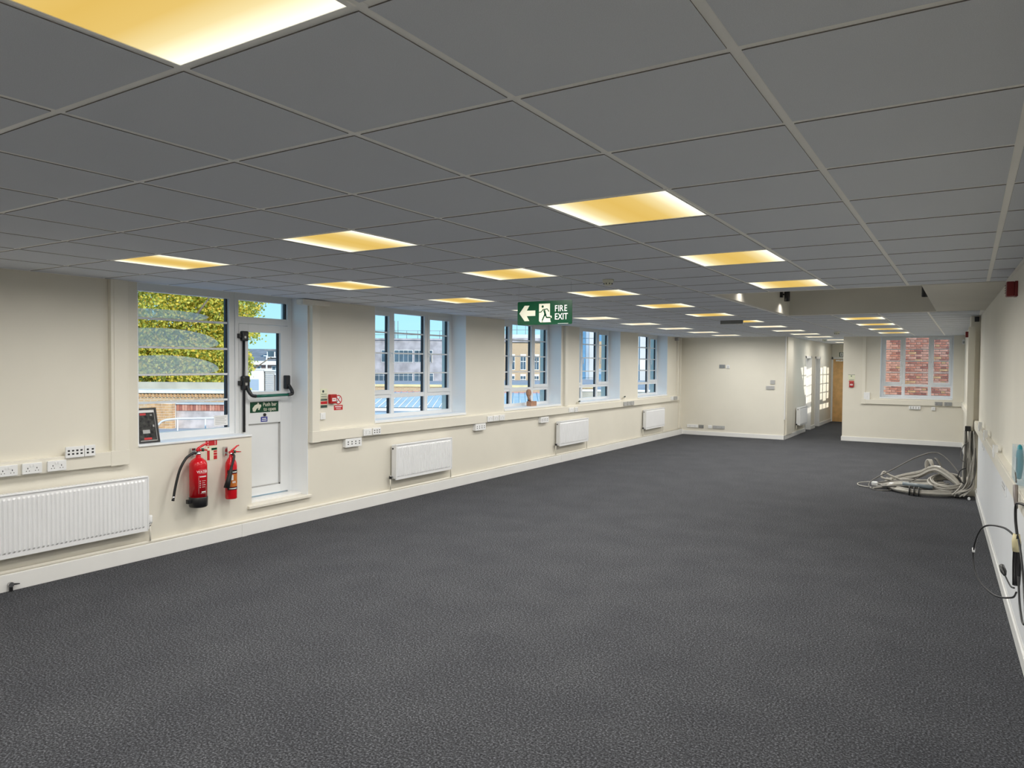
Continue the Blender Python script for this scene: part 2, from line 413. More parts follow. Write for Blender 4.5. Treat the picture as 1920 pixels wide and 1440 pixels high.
for n, (a, b, c, d) in enumerate(tiles):
    w, l = b-a-2*E_, d-c-2*E_
    if w < 0.02 or l < 0.02: continue
    cx, cy_ = (a+b)/2, (c+d)/2
    if n < 300:
        if abs(b-a-T) < 1e-4 and abs(d-c-T) < 1e-4:
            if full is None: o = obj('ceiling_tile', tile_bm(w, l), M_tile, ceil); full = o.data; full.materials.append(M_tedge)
            else: o = inst('ceiling_tile', full, ceil)
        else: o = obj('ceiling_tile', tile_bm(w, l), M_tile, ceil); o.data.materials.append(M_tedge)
        o.location = (cx, cy_, H)
    else: tile_bm(w, l, rest, cx, cy_)
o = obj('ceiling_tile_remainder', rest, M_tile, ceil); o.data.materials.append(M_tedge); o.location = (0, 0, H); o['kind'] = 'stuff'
BW = 0.019
for i in range(-3, 8):
    x = GX+i*T; y1 = AY if x < CXL else (CEND if x < CXR else BY)
    segs = [(YB, y1)] if x <= RX0+0.01 else [(YB, RY0-0.03), (RY1+0.03, y1)]
    for s in segs: bxo('grid_bar', (x-BW, x+BW, s[0], s[1], H+0.0026, H+0.007), M_grid, ceil)
for j in range(J0, J1+1):
    y = GY+j*T
    if y < YB: continue
    xa, xb = LX, xr(y)
    if y > AY: xa = CXL
    if y > BY: xb = CXR
    if y > CEND: continue
    if RY0 < y < RY1: xb = RX0
    bxo('grid_bar', (xa, xb, y-BW, y+BW, H+0.003, H+0.0075), M_grid, ceil)
for y0, y1 in ((YB, RY0), (RY1, BY)):       # perimeter angle against the right wall
    bm = B(); rbox(bm, 0.0, 0.022, y0, y1, H-0.001, H+0.002); obj('edge_angle', bm, M_grid, ceil)
bxo('edge_angle', (LX, LX+0.022, YB, AY, H-0.001, H+0.002), M_grid, ceil)
bxo('edge_angle', (LX, CXL, AY-0.022, AY, H-0.001, H+0.002), M_grid, ceil)
bxo('edge_angle', (CXR, xr(BY), BY-0.022, BY, H-0.001, H+0.002), M_grid, ceil)
for y in (RY0-0.04, RY1+0.005): bxo('recess_edge_trim', (RX0, RX1, y, y+0.035, H-0.003, H+0.002), M_grid, ceil)
bxo('recess_edge_trim', (RX0-0.012, RX0+0.02, RY0, RY1, H-0.003, H+0.002), M_grid, ceil)

# ------------------------------------------------------------------ ceiling light panels
def diffuser_mat(nm, c0, c1, c2):
    m = bpy.data.materials.new(nm); m.use_nodes = True; nt = m.node_tree; nt.nodes.clear()
    out = nt.nodes.new('ShaderNodeOutputMaterial'); em = nt.nodes.new('ShaderNodeEmission')
    tc = nt.nodes.new('ShaderNodeTexCoord'); sx = nt.nodes.new('ShaderNodeSeparateXYZ')
    ab = nt.nodes.new('ShaderNodeMath'); ab.operation = 'ABSOLUTE'
    r = nt.nodes.new('ShaderNodeValToRGB'); e = r.color_ramp.elements
    mp = nt.nodes.new('ShaderNodeMapRange'); mp.inputs[1].default_value = 0.0; mp.inputs[2].default_value = 0.29
    e[0].position = 0.0; e[0].color = (*c0, 1); e[1].position = 1.0; e[1].color = (1.5, 1.45, 1.25, 1)
    k = e.new(0.36); k.color = (*c1, 1); k = e.new(0.64); k.color = (*c2, 1); k = e.new(0.83); k.color = (1.25, 1.15, 0.82, 1)
    nt.links.new(tc.outputs['Object'], sx.inputs[0]); nt.links.new(sx.outputs['X'], ab.inputs[0]); nt.links.new(ab.outputs[0], mp.inputs[0]); nt.links.new(mp.outputs[0], r.inputs[0])
    nt.links.new(r.outputs[0], em.inputs[0]); em.inputs[1].default_value = 1.0; nt.links.new(em.outputs[0], out.inputs[0]); return m
M_diff = diffuser_mat('yellow_light_diffuser', (0.80, 0.53, 0.13), (0.84, 0.58, 0.17), (0.98, 0.80, 0.40))
M_diff2 = diffuser_mat('grazing_white_diffuser', (1.0, 0.86, 0.58), (1.02, 0.90, 0.64), (1.1, 1.0, 0.78))  # whiter copy: grazing-angle look of far panels put into the emission colour
ORD = ['first', 'second', 'third', 'fourth', 'fifth', 'sixth', 'seventh', 'eighth', 'ninth', 'tenth', 'eleventh', 'twelfth']
ROWN = {4: 'row nearest the cable wall', 1: 'middle row', -2: 'row beside the windows'}
d_me = d2_me = f_me = ldc = None; cnt = {4: 0, 1: 0, -2: 0}
for (i, j) in LIGHTS:
    cx, cy_ = GX+(i+.5)*T, GY+(j+.5)*T
    if (i, j) == (4, -1): lab = 'big yellow-glowing ceiling light panel cut off at the top of the picture'; cnt[4] += 1
    elif j < 0: lab = f'square ceiling light panel overhead, {"far" if j < -2 else "just"} behind the viewpoint in the {ROWN[i]}'
    elif j >= 30: lab = f'square ceiling light panel in the corridor, {ORD[(30, 34, 38).index(j)]} from the office'
    else: lab = f'square glowing ceiling light panel, {ORD[cnt[i]]} from the viewer in the {ROWN[i]}'; cnt[i] += 1
    t = thing('ceiling_light', lab, 'ceiling light', (cx, cy_, H), 0, 'square ceiling light panels')
    if d_me is None:
        bm = B(); s = 0.296
        box(bm, -s, s, -s, -s+0.014, -0.001, 0.045); box(bm, -s, s, s-0.014, s, -0.001, 0.045); box(bm, -s, -s+0.012, -s+.014, s-.014, -0.0008, 0.045); box(bm, s-0.012, s, -s+.014, s-.014, -0.0008, 0.045); box(bm, -s, s, -s, s, 0.0455, 0.055)
        f_me = obj('frame', bm, M_grid, t).data
        bm = B(); box(bm, -0.284, 0.284, -0.282, 0.282, 0.001, 0.006); d_me = obj('diffuser', bm, M_diff, t).data
        ld = bpy.data.lights.new('lamp', 'AREA'); ld.shape = 'SQUARE'; ld.size = 0.55; ld.energy = LAMP_POWER; ld.color = (1.0, 0.97, 0.91); ld.spread = math.radians(172)
    else:
        inst('frame', f_me, t); dm = d_me
        if (i == -2 and j >= 12) or (i == 1 and j >= 20):
            if d2_me is None: d2_me = d_me.copy(); d2_me.materials.clear(); d2_me.materials.append(M_diff2)
            dm = d2_me
        inst('diffuser', dm, t)
    if (i, j) == (4, -1): t.rotation_euler = (0, 0, math.pi/2)
    if j >= 29 and ldc is None: ldc = ld.copy(); ldc.energy = LAMP_POWER*.42
    lo = bpy.data.objects.new('lamp', ldc if j >= 29 else ld); COL.objects.link(lo); lo.parent = t; lo.location = (0, 0, -0.012)

# ------------------------------------------------------------------ windows
def window(name, label, w, sill, loc, rz, depth=0.265, head=HEAD, dark=True, lights=3):
    """local frame: x into the room from the wall face, y along, z up from the floor; opening centred on y = 0"""
    t = thing(name, label, 'window', loc, rz); t['kind'] = 'structure'
    h = w/2; X1 = -depth; X0 = -depth-0.07
    bxo('reveal', (X0, 0.0, -h, -h+0.008, sill, head), M_reveal, t); bxo('reveal', (X0, 0.0, h-0.008, h, sill, head), M_reveal, t)
    bxo('window_board', (X0, 0.012, -h, h, sill-0.03, sill+0.004), M_reveal, t, 0.003)
    FW = 0.055
    bm = ring(B(), X0, X1, -h+.008, h-.008, sill, head, FW-.008, .003, head-2.53, .055)
    box(bm, X0+.002, X1-.002, -h+FW, h-FW, 1.36, 1.42, .003)
    m = w*0.1825
    for s in (-1, 1): box(bm, X0, X1+0.004, s*m-0.034, s*m+0.034, sill+.054, 2.531, .003)
    obj('frame', bm, M_upvc, t)
    xg = X1-0.028
    bays = [(-h+FW, -m-0.034), (-m+0.034, m-0.034), (m+0.034, h-FW)]
    for k, (a, b) in enumerate(bays):
        ga, gb, gz0, gz1 = a, b, 1.42, 2.53
        if k != 1:
            sa = obj('sash', B(), M_upvc, t); bm = B(); q = 0.05
            ring(bm, X1-.04, X1+.014, a-.008, b+.008, 1.412, 2.545, q, .003, .06, .058)
            bm.to_mesh(sa.data); bm.free()
            ga, gb, gz0, gz1 = a+q-.008, b-q+.008, 1.47, 2.485
            hy = b-0.016 if k == 0 else a+0.016
            bm = B(); box(bm, X1+.014, X1+.028, hy-.014, hy+.014, 1.93, 2.0, .003)
            tube(bm, spline([(X1+.028, hy, 1.975), (X1+.055, hy, 1.975), (X1+.06, hy+.006, 1.93), (X1+.055, hy+.012, 1.85)], 4), 0.009, 6); obj('handle', bm, M_white, sa)
        par = sa if k != 1 else t
        bxo('pane', (xg-.006, xg, ga, gb, gz0, gz1), M_glass, par)
        for z in (2.26, 1.977, 1.70): bxo('glazing_bar', (xg-.014, xg+.012, ga, gb, z-.010, z+.010), M_upvc, par, .002)
        bxo('pane', (xg-.006, xg, a, b, sill+.055, 1.36), M_glass, t)
        if dark:
            bxo('glazing_gasket', (xg-.03, xg+.001, gb-.016, gb-.001, gz0, gz1), M_dark, par); bxo('glazing_gasket', (xg-.03, xg+.001, b-.02, b-.001, sill+.055, 1.36), M_dark, t)
    return t
WL = ['white framed window nearest the fire door, pale concrete building outside', 'white framed window partly behind the hanging fire exit sign', 'white framed window, third from the fire door along the wall', 'white framed window at the far end of the window wall']
for k, (a, b) in enumerate(WINS): window(f'window_{k+2}', WL[k], b-a, SILL, (LX, (a+b)/2, 0), 0.0)
window('window_6', 'white framed window facing the red brick wall', W6[1]-W6[0], 1.10, ((W6[0]+W6[1])/2, BY, 0), -math.pi/2, dark=False)
for k, (a, b) in enumerate(CW): window(f'window_{k+7}', f'hidden corridor window throwing sunlight, {ORD[k]} from the office', b-a, SILL, (CXR, (a+b)/2, 0), math.pi, depth=0.15, dark=False)

# bay: fixed window and fire door -----------------------------------------
FX = LX-0.265
t = thing('window_1', 'large fixed window left of the fire door with fogged glass', 'window', (LX, 0, 0)); t['kind'] = 'structure'
X1, X0 = -0.265, -0.335
bm = B(); box(bm, X0, 0, 3.83, 3.838, 1.06, HEAD); obj('reveal', bm, M_reveal, t)
bxo('window_board', (X0, 0.014, 3.83, 5.085, 1.046, 1.066), M_reveal, t, .004)
bm = ring(B(), X0, X1, 3.838, 5.075, 1.06, HEAD, .068, .003, .10, .075)
box(bm, X0, X1+.012, 5.076, 5.12, 0.30, HEAD, .003)
obj('frame', bm, M_upvc, t)
xg = X1-0.03
bxo('pane', (xg-.006, xg, 3.90, 5.0, 1.135, 2.52), M_glass, t)
for z in (2.26, 1.98, 1.71, 1.435): bxo('glazing_bar', (xg-.014, xg+.014, 3.90, 5.0, z-.011, z+.011), M_upvc, t, .002)
bxo('glazing_gasket', (xg-.03, xg+.002, 4.984, 5.0, 1.135, 2.52), M_dark, t)
for z0, hh, yr in ((2.274, 0.085, 4.78), (1.994, 0.18, 4.90), (1.724, 0.18, 4.90)):   # fogged ovals rising from the bars
    bm = B(); pts = [(3.905, z0)]
    pts += [(3.905, z0+hh*0.92)] + [(4.25+(yr-4.25)*math.sin(a*math.pi/2/10), z0+0.035+(hh-.035)*math.cos(a*math.pi/2/10)) for a in range(11)] + [(yr-.03, z0+.012), (yr-.12, z0)]
    poly(bm, pts, xg+.001, xg+.0025); obj('fogged_patch', bm, M_fog, t)
tag(bxo('paper_notice', (FX-.006, FX-.004, 4.82, 4.99, 1.16, 1.27), M_signwhite), 'small white printed paper taped in the lower window corner', 'notice')
nb = B()
for q in range(5): box(nb, FX-.004, FX-.003, 4.835, 4.97-.02*(q % 2), 1.175+q*.018, 1.18+q*.018)
obj('print_lines', nb, M_greypl, bpy.data.objects['paper_notice'])

d = thing('door_1', 'white glazed fire exit door with black and green push bar', 'door', (LX, 0, 0)); d['kind'] = 'structure'
bm = B(); box(bm, X0, 0, 5.862, 5.87, 0.285, HEAD); obj('reveal', bm, M_reveal, d)
bm = B(); box(bm, X0, X1, 5.80, 5.862, 0.30, HEAD, .003); box(bm, X0, X1-.001, 5.121, 5.80, 2.52, HEAD, .003); box(bm, X0, X1-.001, 5.121, 5.80, 2.265, 2.34, .003); obj('frame', bm, M_upvc, d)
bxo('fanlight_pane', (xg-.006, xg, 5.15, 5.80, 2.34, 2.52), M_glass, d)
bxo('fanlight_gasket', (xg-.03, xg+.002, 5.78, 5.80, 2.34, 2.52), M_dark, d)
bxo('threshold', (X0, 0.035, 5.03, 5.90, 0.27, 0.30), M_trunk, d, .004)
bxo('threshold_back', (X0, -0.10, 5.085, 5.862, 0.30, 0.325), M_skirt, d, .003)
lf = thing('leaf', None, None); lf.parent = d
LX0, LX1 = -0.325, -0.255
bm = B(); y0, y1 = 5.125, 5.80
box(bm, LX0, LX1, y0, 5.245, .34, 2.26, .003); box(bm, LX0, LX1, 5.69, y1, .34, 2.26, .003)
for z0, z1 in ((2.175, 2.26), (1.15, 1.51), (.34, .43)): box(bm, LX0, LX1-.001, 5.245, 5.69, z0, z1, .002)
lf2 = obj('leaf_frame', bm, M_upvc, d)
bpy.data.objects.remove(lf)
bxo('pane', (-.295, -.289, 5.245, 5.69, 1.51, 2.175), M_glass, lf2); bxo('glazing_gasket', (-.31, -.286, 5.67, 5.69, 1.51, 2.175), M_dark, lf2)
bxo('lower_panel', (-.30, -.275, 5.245, 5.69, .43, 1.15), M_upvc, lf2); 
bm = B(); box(bm, -.275, -.268, 5.67, 5.688, .43, 1.15); box(bm, -.275, -.268, 5.245, 5.69, 1.135, 1.15); box(bm, -.275, -.268, 5.245, 5.69, .43, .445); obj('panel_bead', bm, M_greypl, lf2)
pb = obj('push_bar', B(), M_black, d); bm = B(); xs = -.255
box(bm, xs, xs+.05, 5.135, 5.215, 2.07, 2.18, .012); box(bm, xs-.005, xs+.035, 5.10, 5.14, 2.10, 2.15, .004)
box(bm, xs, xs+.06, 5.135, 5.225, 1.53, 1.69, .016); box(bm, xs-.005, xs+.04, 5.105, 5.14, 1.585, 1.635, .004)
box(bm, xs, xs+.055, 5.725, 5.79, 1.53, 1.69, .012)
tube(bm, [(xs+.02, 5.172, 1.07), (xs+.02, 5.172, 2.10)], 0.014, 8)
tube(bm, spline([(xs+.045, 5.19, 1.58), (xs+.075, 5.195, 1.52), (xs+.10, 5.215, 1.475), (xs+.11, 5.26, 1.465)], 5), [.022]*8+[.019]*8, 8)
tube(bm, spline([(xs+.045, 5.765, 1.58), (xs+.085, 5.775, 1.52), (xs+.11, 5.765, 1.478), (xs+.11, 5.70, 1.468)], 5), [.022]*8+[.019]*8, 8)
bm.to_mesh(pb.data); bm.free()
bm = B(); tube(bm, [(xs+.11, 5.255, 1.465), (xs+.11, 5.705, 1.468)], .0165, 10); obj('green_tube', bm, M_greenbar, pb)
bxo('silver_button', (xs+.05, xs+.053, 5.155, 5.18, 2.10, 2.125), M_chrome, pb); bxo('silver_button', (xs+.06, xs+.063, 5.155, 5.185, 1.585, 1.615), M_chrome, pb)
bm = B(); tube(bm, [(xs-.002, 5.46, 1.245), (xs+.012, 5.46, 1.245)], .017, 12); obj('lock_cylinder', bm, M_black, d)

# signs on the door
s = thing('push_bar_sign', 'green Push bar to open sign on the fire door', 'sign', (LX-.2545, 5.46, 1.335))
bxo('panel', (0, .003, -.195, .195, -.06, .06), M_green, s, .001)
lettering('Push bar', 0.062, M_pale, s, .072, .026, .0035, 0.0002, .88); lettering('to open', 0.062, M_pale, s, .072, -.026, .0035, 0.0002, .88)
bm = B(); poly(bm, [(-.16, -.045), (-.165, -.01), (-.135, .022), (-.10, .035), (-.095, .052), (-.08, .05), (-.075, .03), (-.05, .028), (-.045, .01), (-.075, -.035), (-.09, -.03), (-.085, -.005), (-.11, -.02), (-.13, -.05)], .003, .0038); obj('hand_symbol', bm, M_pale, s)
s = thing('door_notice', 'tiny blue notice on the white fire door', 'notice', (LX-.2545, 5.455, 1.195))
bxo('panel', (0, .002, -.045, .045, -.028, .028), M_blue, s)
bm = B()
for q, (a, b) in enumerate(((-.03, .028), (-.034, .034))): box(bm, .002, .0026, a, b, .004-q*.02, .014-q*.02)
obj('print_lines', bm, M_signwhite, s)

# ------------------------------------------------------------------ skirting, pipes, trunking
bm = B(); box(bm, LX, LX+.054, YB, AY, 0, .136, .003)
sk = struct('baseboard_left', bm, M_skirt, 'deep white skirting boxing below the window wall', 'skirting')
for y in (4.92, 12.0, 13.3, 16.4):
    bxo('joint_cover', (LX+.05, LX+.058, y, y+.06, 0, .137), M_skirt, sk, .001)
bm = B(); tube(bm, [(LX+.026, YB, .152), (LX+.026, AY-.02, .152)], .016, 10); tag(obj('heating_pipe', bm, M_trunk), 'cream heating pipe running along the top of the white skirting', 'pipe')
def plain_skirt(name, dims, lab):
    bm = B(); box(bm, *dims, .003); return struct(name, bm, M_skirt, lab, 'skirting')
plain_skirt('baseboard_far', (LX+.05, CXL+.018, AY-.018, AY, 0, .105), 'white skirting below the far partition wall')
plain_skirt('baseboard_end', (CXR-.0, xr(BY)-.0, BY-.018, BY, 0, .11), 'white skirting below the brick-view window wall')
plain_skirt('baseboard_corner', (CXR-.018, CXR, BY-.018, BY+.3, 0, .11), 'short white skirting return at the corridor mouth')
for k, (a, b) in enumerate(((AY-.018, D1[0]-.06), (D1[1]+.06, D2[0]), (D2[1], CEND))): plain_skirt('baseboard_corridor', (CXL, CXL+.018, a, b, 0, .105), f'white corridor skirting, {ORD[k]} length from the office')
bm = B(); rbox(bm, 0, .022, YB, 12.2, 0, .09); rbox(bm, 0, .012, YB, 12.2, .09, .12); rbox(bm, 0, .022, 12.7, BY, 0, .11); struct('baseboard_right', bm, M_skirt, 'white moulded skirting below the windowless wall', 'skirting')

t = thing('cable_trunking', 'cream dado trunking joined to the upright beside the large window', 'trunking', (LX, 0, 0))
bxo('horizontal_run', (0, .05, YB, 3.57, .91, 1.035), M_trunk, t, .003); bxo('upright', (0, .05, 3.56, 3.715, 1.035, H), M_trunk, t, .003); bxo('corner_piece', (0, .054, 3.55, 3.72, .905, 1.04), M_trunk, t, .003)
bxo('upright_lid', (.05, .054, 3.585, 3.69, 1.04, H), M_trunk, t, .001)
t = thing('cable_trunking', 'long cream dado trunking below the row of four windows', 'trunking', (LX, 0, 0))
bxo('horizontal_run', (0, .055, 6.0, 18.5, .91, 1.035), M_trunk, t, .003); bxo('upright', (0, .06, 5.885, 6.0, 1.03, H-.03), M_trunk, t, .003); bxo('corner_piece', (0, .064, 5.88, 6.005, .905, 1.04), M_trunk, t, .003)
bxo('ledge', (0, .03, 6.0, 18.5, 1.035, 1.05), M_trunk, t, .002)
bxo('end_cap', (0, .06, 18.49, 18.53, .905, 1.04), M_trunk, t, .003)
tag(bxo('trunking_box', (LX+.0, LX+.11, 5.70, 6.11, 2.50, 2.56), M_trunk, None, .004), 'pale boxed trunking end at the ceiling above the fire door', 'trunking')
for y, lab, w in ((12.14, 'cream vertical conduit between the second and third plain windows', .11), (18.42, 'cream vertical conduit in the far window-wall corner', .07), (18.60, 'thin cream pipe in the far window-wall corner', .05)):
    bm = B(); box(bm, LX, LX+.05, y, y+w, 1.052 if y < 18.6 else .17, H-.001, .004); tag(obj('vertical_conduit', bm, M_trunk), lab, 'conduit')
tag(bxo('dark_bracket', (LX, LX+.09, 18.28, 18.36, H-.09, H-.005), M_greypl, None, .004), 'small dark bracket below the ceiling in the far corner', 'bracket')
t = thing('cable_trunking', 'cream dado trunking below the brick-view window', 'trunking', (0, BY, 0), -math.pi/2)
bxo('horizontal_run', (0, .05, -2.12, xr(BY)-.02, .93, 1.045), M_trunk, t, .003); bxo('upright', (0, .03, -2.19, -2.11, 1.03, H), M_trunk, t, .003); bxo('end_cap', (0, .054, -2.20, -2.10, .925, 1.05), M_trunk, t, .003)
t = thing('cable_trunking', 'long cream dado trunking on the windowless wall', 'trunking', (0, 0, 0))
bm = B(); rbox(bm, 0, .05, YB, 12.2, .965, 1.085); obj('horizontal_run', bm, M_trunk, t)
bm = B(); rbox(bm, .05, .053, YB, 12.2, .985, 1.065); obj('lid', bm, M_trunk, t)
bm = B(); rbox(bm, 0, .05, 12.7, BY-.05, .94, 1.05); obj('far_run', bm, M_trunk, t)
xw = xr(12.2)-.115
bxo('upright', (xw-.03, xw+.055, 12.135, 12.2, .93, 2.41), M_trunk, t, .004)
bxo('upright_lid', (xw-.018, xw+.043, 12.13, 12.135, .95, 2.40), M_trunk, t, .001)
# uprights at the corridor mouth
tag(bxo('corner_trunking', (CXL, CXL+.035, 18.98, 19.66, .105, H), M_trunk, None, .003), 'broad cream upright trunking on the corridor corner', 'trunking')
tag(bxo('corner_bead', (CXL-.0, CXL+.02, 18.83, 18.92, .5, H), M_skirt, None, .003), 'white corner strip where the partition turns into the corridor', 'corner strip')

# ------------------------------------------------------------------ sockets, switches, outlets
def socket(place, label, w=.147, h=.087, m=None, gang=2, kind='power', group='wall sockets', off=0.05):
    loc, rz = place; t = thing('wall_socket' if kind == 'power' else ('data_outlet' if kind == 'data' else 'wall_switch'), label, {'power': 'socket', 'data': 'data outlet', 'switch': 'switch'}[kind], loc, rz, group)
    m = m or M_white
    bxo('back_box', (0, off*0.2+.002, -w/2+.002, w/2-.002, -h/2+.002, h/2-.002), m, t, .002)
    bxo('face_plate', (off*.2, off*.2+.011, -w/2, w/2, -h/2, h/2), m, t, .003); x = off*.2+.011
    bm = B(); bs = B(); ns = 0
    for g in range(gang):
        yc = (g-(gang-1)/2)*w/gang*.92
        if kind == 'power':
            yy = yc
            box(bm, x-.001, x+.0006, yy-.003, yy+.003, -.004, .008); box(bm, x-.001, x+.0006, yy-.014, yy-.008, -.022, -.016); box(bm, x-.001, x+.0006, yy+.008, yy+.014, -.022, -.016)
            box(bs, x, x+.004, yc*.35-.007, yc*.35+.007, .012, .032, .001); ns += 1
        elif kind == 'data':
            for z in (-.014, .014): box(bm, x-.001, x+.0006, yc-.009, yc+.009, z-.008, z+.006)
        else: box(bs, x, x+.005, yc-.012, yc+.012, -.02, .02, .001); ns += 1
    if kind != 'switch': obj('openings', bm, M_hole, t)
    else: bm.free()
    if ns: obj('rocker', bs, m, t)
    else: bs.free()
    return t
socket(on_left(2.72, .965, .05), 'white double power socket at the picture edge above the ribbed radiator', group='near dado sockets')
socket(on_left(2.90, .965, .05), 'white double power socket, middle one above the near radiator', group='near dado sockets')
socket(on_left(3.09, .965, .05), 'white double socket with charging ports beside the outlet strip', group='near dado sockets')
socket(on_left(3.235, 1.065, .05), 'white wide data outlet strip on top of the near trunking', .15, .095, gang=4, kind='data', group='near data outlets')
socket(on_left(3.36, 1.065, .05), 'white small data outlet beside the wide strip on the near trunking', .09, .095, gang=2, kind='data', group='near data outlets')
socket(on_left(6.785, .965, .055), 'white double power socket on the trunking just after the fire door', group='dado sockets under the windows')
socket(on_left(6.955, .965, .055), 'white data plate beside the first socket past the fire door', gang=3, kind='data', group='dado sockets under the windows')
socket(on_left(6.56, .852, .0), 'white box of data ports hanging below the trunking near the fire door', .28, .105, gang=4, kind='data', off=.22, group='data boxes under the trunking')
socket(on_left(9.33, .852, .0), 'white data box below the trunking past the first plain window', .28, .105, gang=4, kind='data', off=.22, group='data boxes under the trunking')
socket(on_left(11.36, .84, .0), 'white data box below the trunking under the second plain window', .28, .105, gang=4, kind='data', off=.22, group='data boxes under the trunking')
for y, k in ((9.57, 'first'), (9.74, 'second'), (9.92, 'third')): socket(on_left(y, .965, .055), f'white double socket, {k} of three between the first two plain windows', group='dado sockets under the windows')
socket(on_left(12.36, .965, .055), 'white double socket below the vertical conduit', .19, group='dado sockets under the windows')
socket(on_left(12.56, .965, .055), 'white data plate just past the vertical conduit', .12, kind='data', group='dado sockets under the windows')
for y, k in ((14.95, 'first'), (15.15, 'second'), (15.35, 'third')): socket(on_left(y, .975, .055), f'grey socket plate, {k} of three beside the last plain window', .17, m=M_greypl, group='dado sockets under the windows')
socket(on_left(17.95, .985, .055), 'white socket plate near the far end of the window trunking', .17, group='dado sockets under the windows')
socket(on_left(18.2, .985, .055), 'grey socket plate at the far end of the window trunking', .26, m=M_greypl, group='dado sockets under the windows')
socket(on_left(6.085, 1.205), 'white light switch beside the upright trunking by the fire door', .08, .08, gang=1, kind='switch', group='light switches')
socket(on_farA(-5.405, 1.815), 'steel twin socket high on the far partition wall', .15, .09, m=M_steel, group='far partition plates')
socket(on_farA(-5.255, 1.805), 'white aerial plate high on the far partition wall', .086, .086, gang=1, kind='data', group='far partition plates')
socket(on_farA(-4.135, 1.43), 'small grey switch plate above the wider one by the corridor', .11, .10, m=M_greypl, gang=1, kind='switch', group='far partition plates')
socket(on_farA(-4.19, 1.29), 'wide grey switch plate below the smaller one by the corridor', .20, .09, m=M_greypl, gang=3, kind='switch', group='far partition plates')
for x, w, m, lab in ((-6.17, .30, M_white, 'pale double socket strip low in the far corner of the partition'), (-5.935, .13, M_steel, 'dark steel outlet beside the low corner sockets'), (-5.70, .10, M_white, 'small pale aerial outlet low on the far partition'), (-5.47, .31, M_greypl, 'wide grey socket strip low on the far partition')):
    socket(on_farA(x, .23), lab, w, .08, m=m, group='low sockets on the far partition')
socket(on_farB(-.565, .985, .05), 'dark steel socket, window side, below the brick view', .15, .085, m=M_steel, group='steel sockets under the brick-view window')
socket(on_farB(-.375, .985, .05), 'dark steel socket, corner side, below the brick view', .15, .085, m=M_steel, group='steel sockets under the brick-view window')
socket(on_farB(-1.05, .875), 'white data box hanging below the end-wall trunking', .24, .08, gang=4, kind='data', off=.2, group='boxes below the end-wall trunking')
socket(on_farB(-.67, .865), 'small white socket box below the end-wall trunking', .08, .08, gang=1, off=.15, group='boxes below the end-wall trunking')
for y, z, k in ((10.55, 1.115, 'farthest'), (9.35, 1.105, 'middle'), (7.75, 1.09, 'nearest')): socket(on_right(y, z, .03), f'small white box on top of the windowless wall trunking, {k} of three', .13, .11, gang=1, kind='switch', off=.12, group='boxes on the windowless wall trunking')
socket(on_right(10.5, .89), 'white double socket plate below the trunking near the cable pile', .30, .10, gang=3, group='low plates on the windowless wall')
socket(on_right(7.15, .87), 'white multi-outlet plate below the trunking, nearest the viewer', .36, .13, gang=4, kind='data', group='low plates on the windowless wall')
t = socket(on_farB(-2.075, 1.12), 'white control box on the end wall beside the upright conduit', .13, .18, gang=1, kind='switch', off=.2, group='end wall controls')

# ------------------------------------------------------------------ radiators
def radiator(label, place, L, z0=.29, z1=.76, D=.115, valve=1, back=.03):
    loc, rz = place; t = thing('radiator', label, 'radiator', loc, rz, 'white panel radiators'); h = L/2
    def panel(x, nm):
        bm = B(); n = max(4, int(L/.0365)); p = (L-.05)/n
        prof = [(-h, 0)]
        for k in range(n):
            a = -h+.025+k*p; prof += [(a, 0), (a+p*.22, .010), (a+p*.55, .010), (a+p*.77, 0)]
        prof += [(h, 0)]
        zs = [(z0, 0), (z0+.035, 0), (z0+.05, 1), (z1-.05, 1), (z1-.035, 0), (z1, 0)]
        grid = [[bm.verts.new((x+dx*f, y, z)) for (y, dx) in prof] for (z, f) in zs]
        for r0, r1 in zip(grid, grid[1:]):
            for k in range(len(prof)-1): bm.faces.new((r0[k], r0[k+1], r1[k+1], r1[k]))
        box(bm, x-.012, x-.001, -h, h, z0, z1)
        return obj(nm, bm, M_rad, t)
    panel(D-.012, 'front_panel'); bxo('back_panel', (back, back+.012, -h+.01, h-.01, z0+.01, z1-.01), M_rad, t)
    for s in (-1, 1): bxo('side_panel', (back, D-.004, s*h-.006, s*h+.006, z0+.015, z1-.008), M_rad, t, .003)
    bm = B(); box(bm, back, D-.004, -h, h, z1-.012, z1-.004); 
    n = int(L/.03)
    for k in range(n): box(bm, back+.012, D-.016, -h+.02+k*(L-.04)/n, -h+.02+k*(L-.04)/n+.012, z1-.005, z1-.001)
    obj('top_grille', bm, M_rad, t)
    for s in (-1, 1):
        yv = s*(h+.05)
        bm = B(); tube(bm, [(.05, yv, .165), (.05, yv, z0+.035)], .008, 8); obj('pipe_tail', bm, M_trunk, t)
        v = obj('valve', tube(B(), [(.05, s*(h-.01), z0+.035), (.05, yv, z0+.035), (.05, yv+s*.001, z0+.06)], .011, 8), M_chrome, t)
        bm = B()
        if s == valve: lathe(bm, [(0, z0+.055), (.018, z0+.055), (.02, z0+.07), (.02, z0+.12), (.014, z0+.13), (0, z0+.13)], (.05, yv), 12); obj('thermostat_head', bm, M_white, v)
        else: box(bm, .035, .065, yv-.016, yv+.016, z0+.02, z0+.055, .004); obj('black_cap', bm, M_black, v)
        bm = B(); tube(bm, [(D-.06, s*h, z1-.055), (D-.06, s*(h+.012), z1-.055)], .012, 10); obj('end_plug', bm, M_black if s < 0 else M_rad, t)
    return t
radiator('long white ribbed radiator at the near end below the dado sockets', on_left(3.00, 0), 1.72, .275, .785)
radiator('white ribbed radiator under the plain window nearest the fire door', on_left(7.90, 0), 1.22)
radiator('white radiator under the conduit between second and third plain windows', on_left(12.43, 0), 1.19, .315, .78)
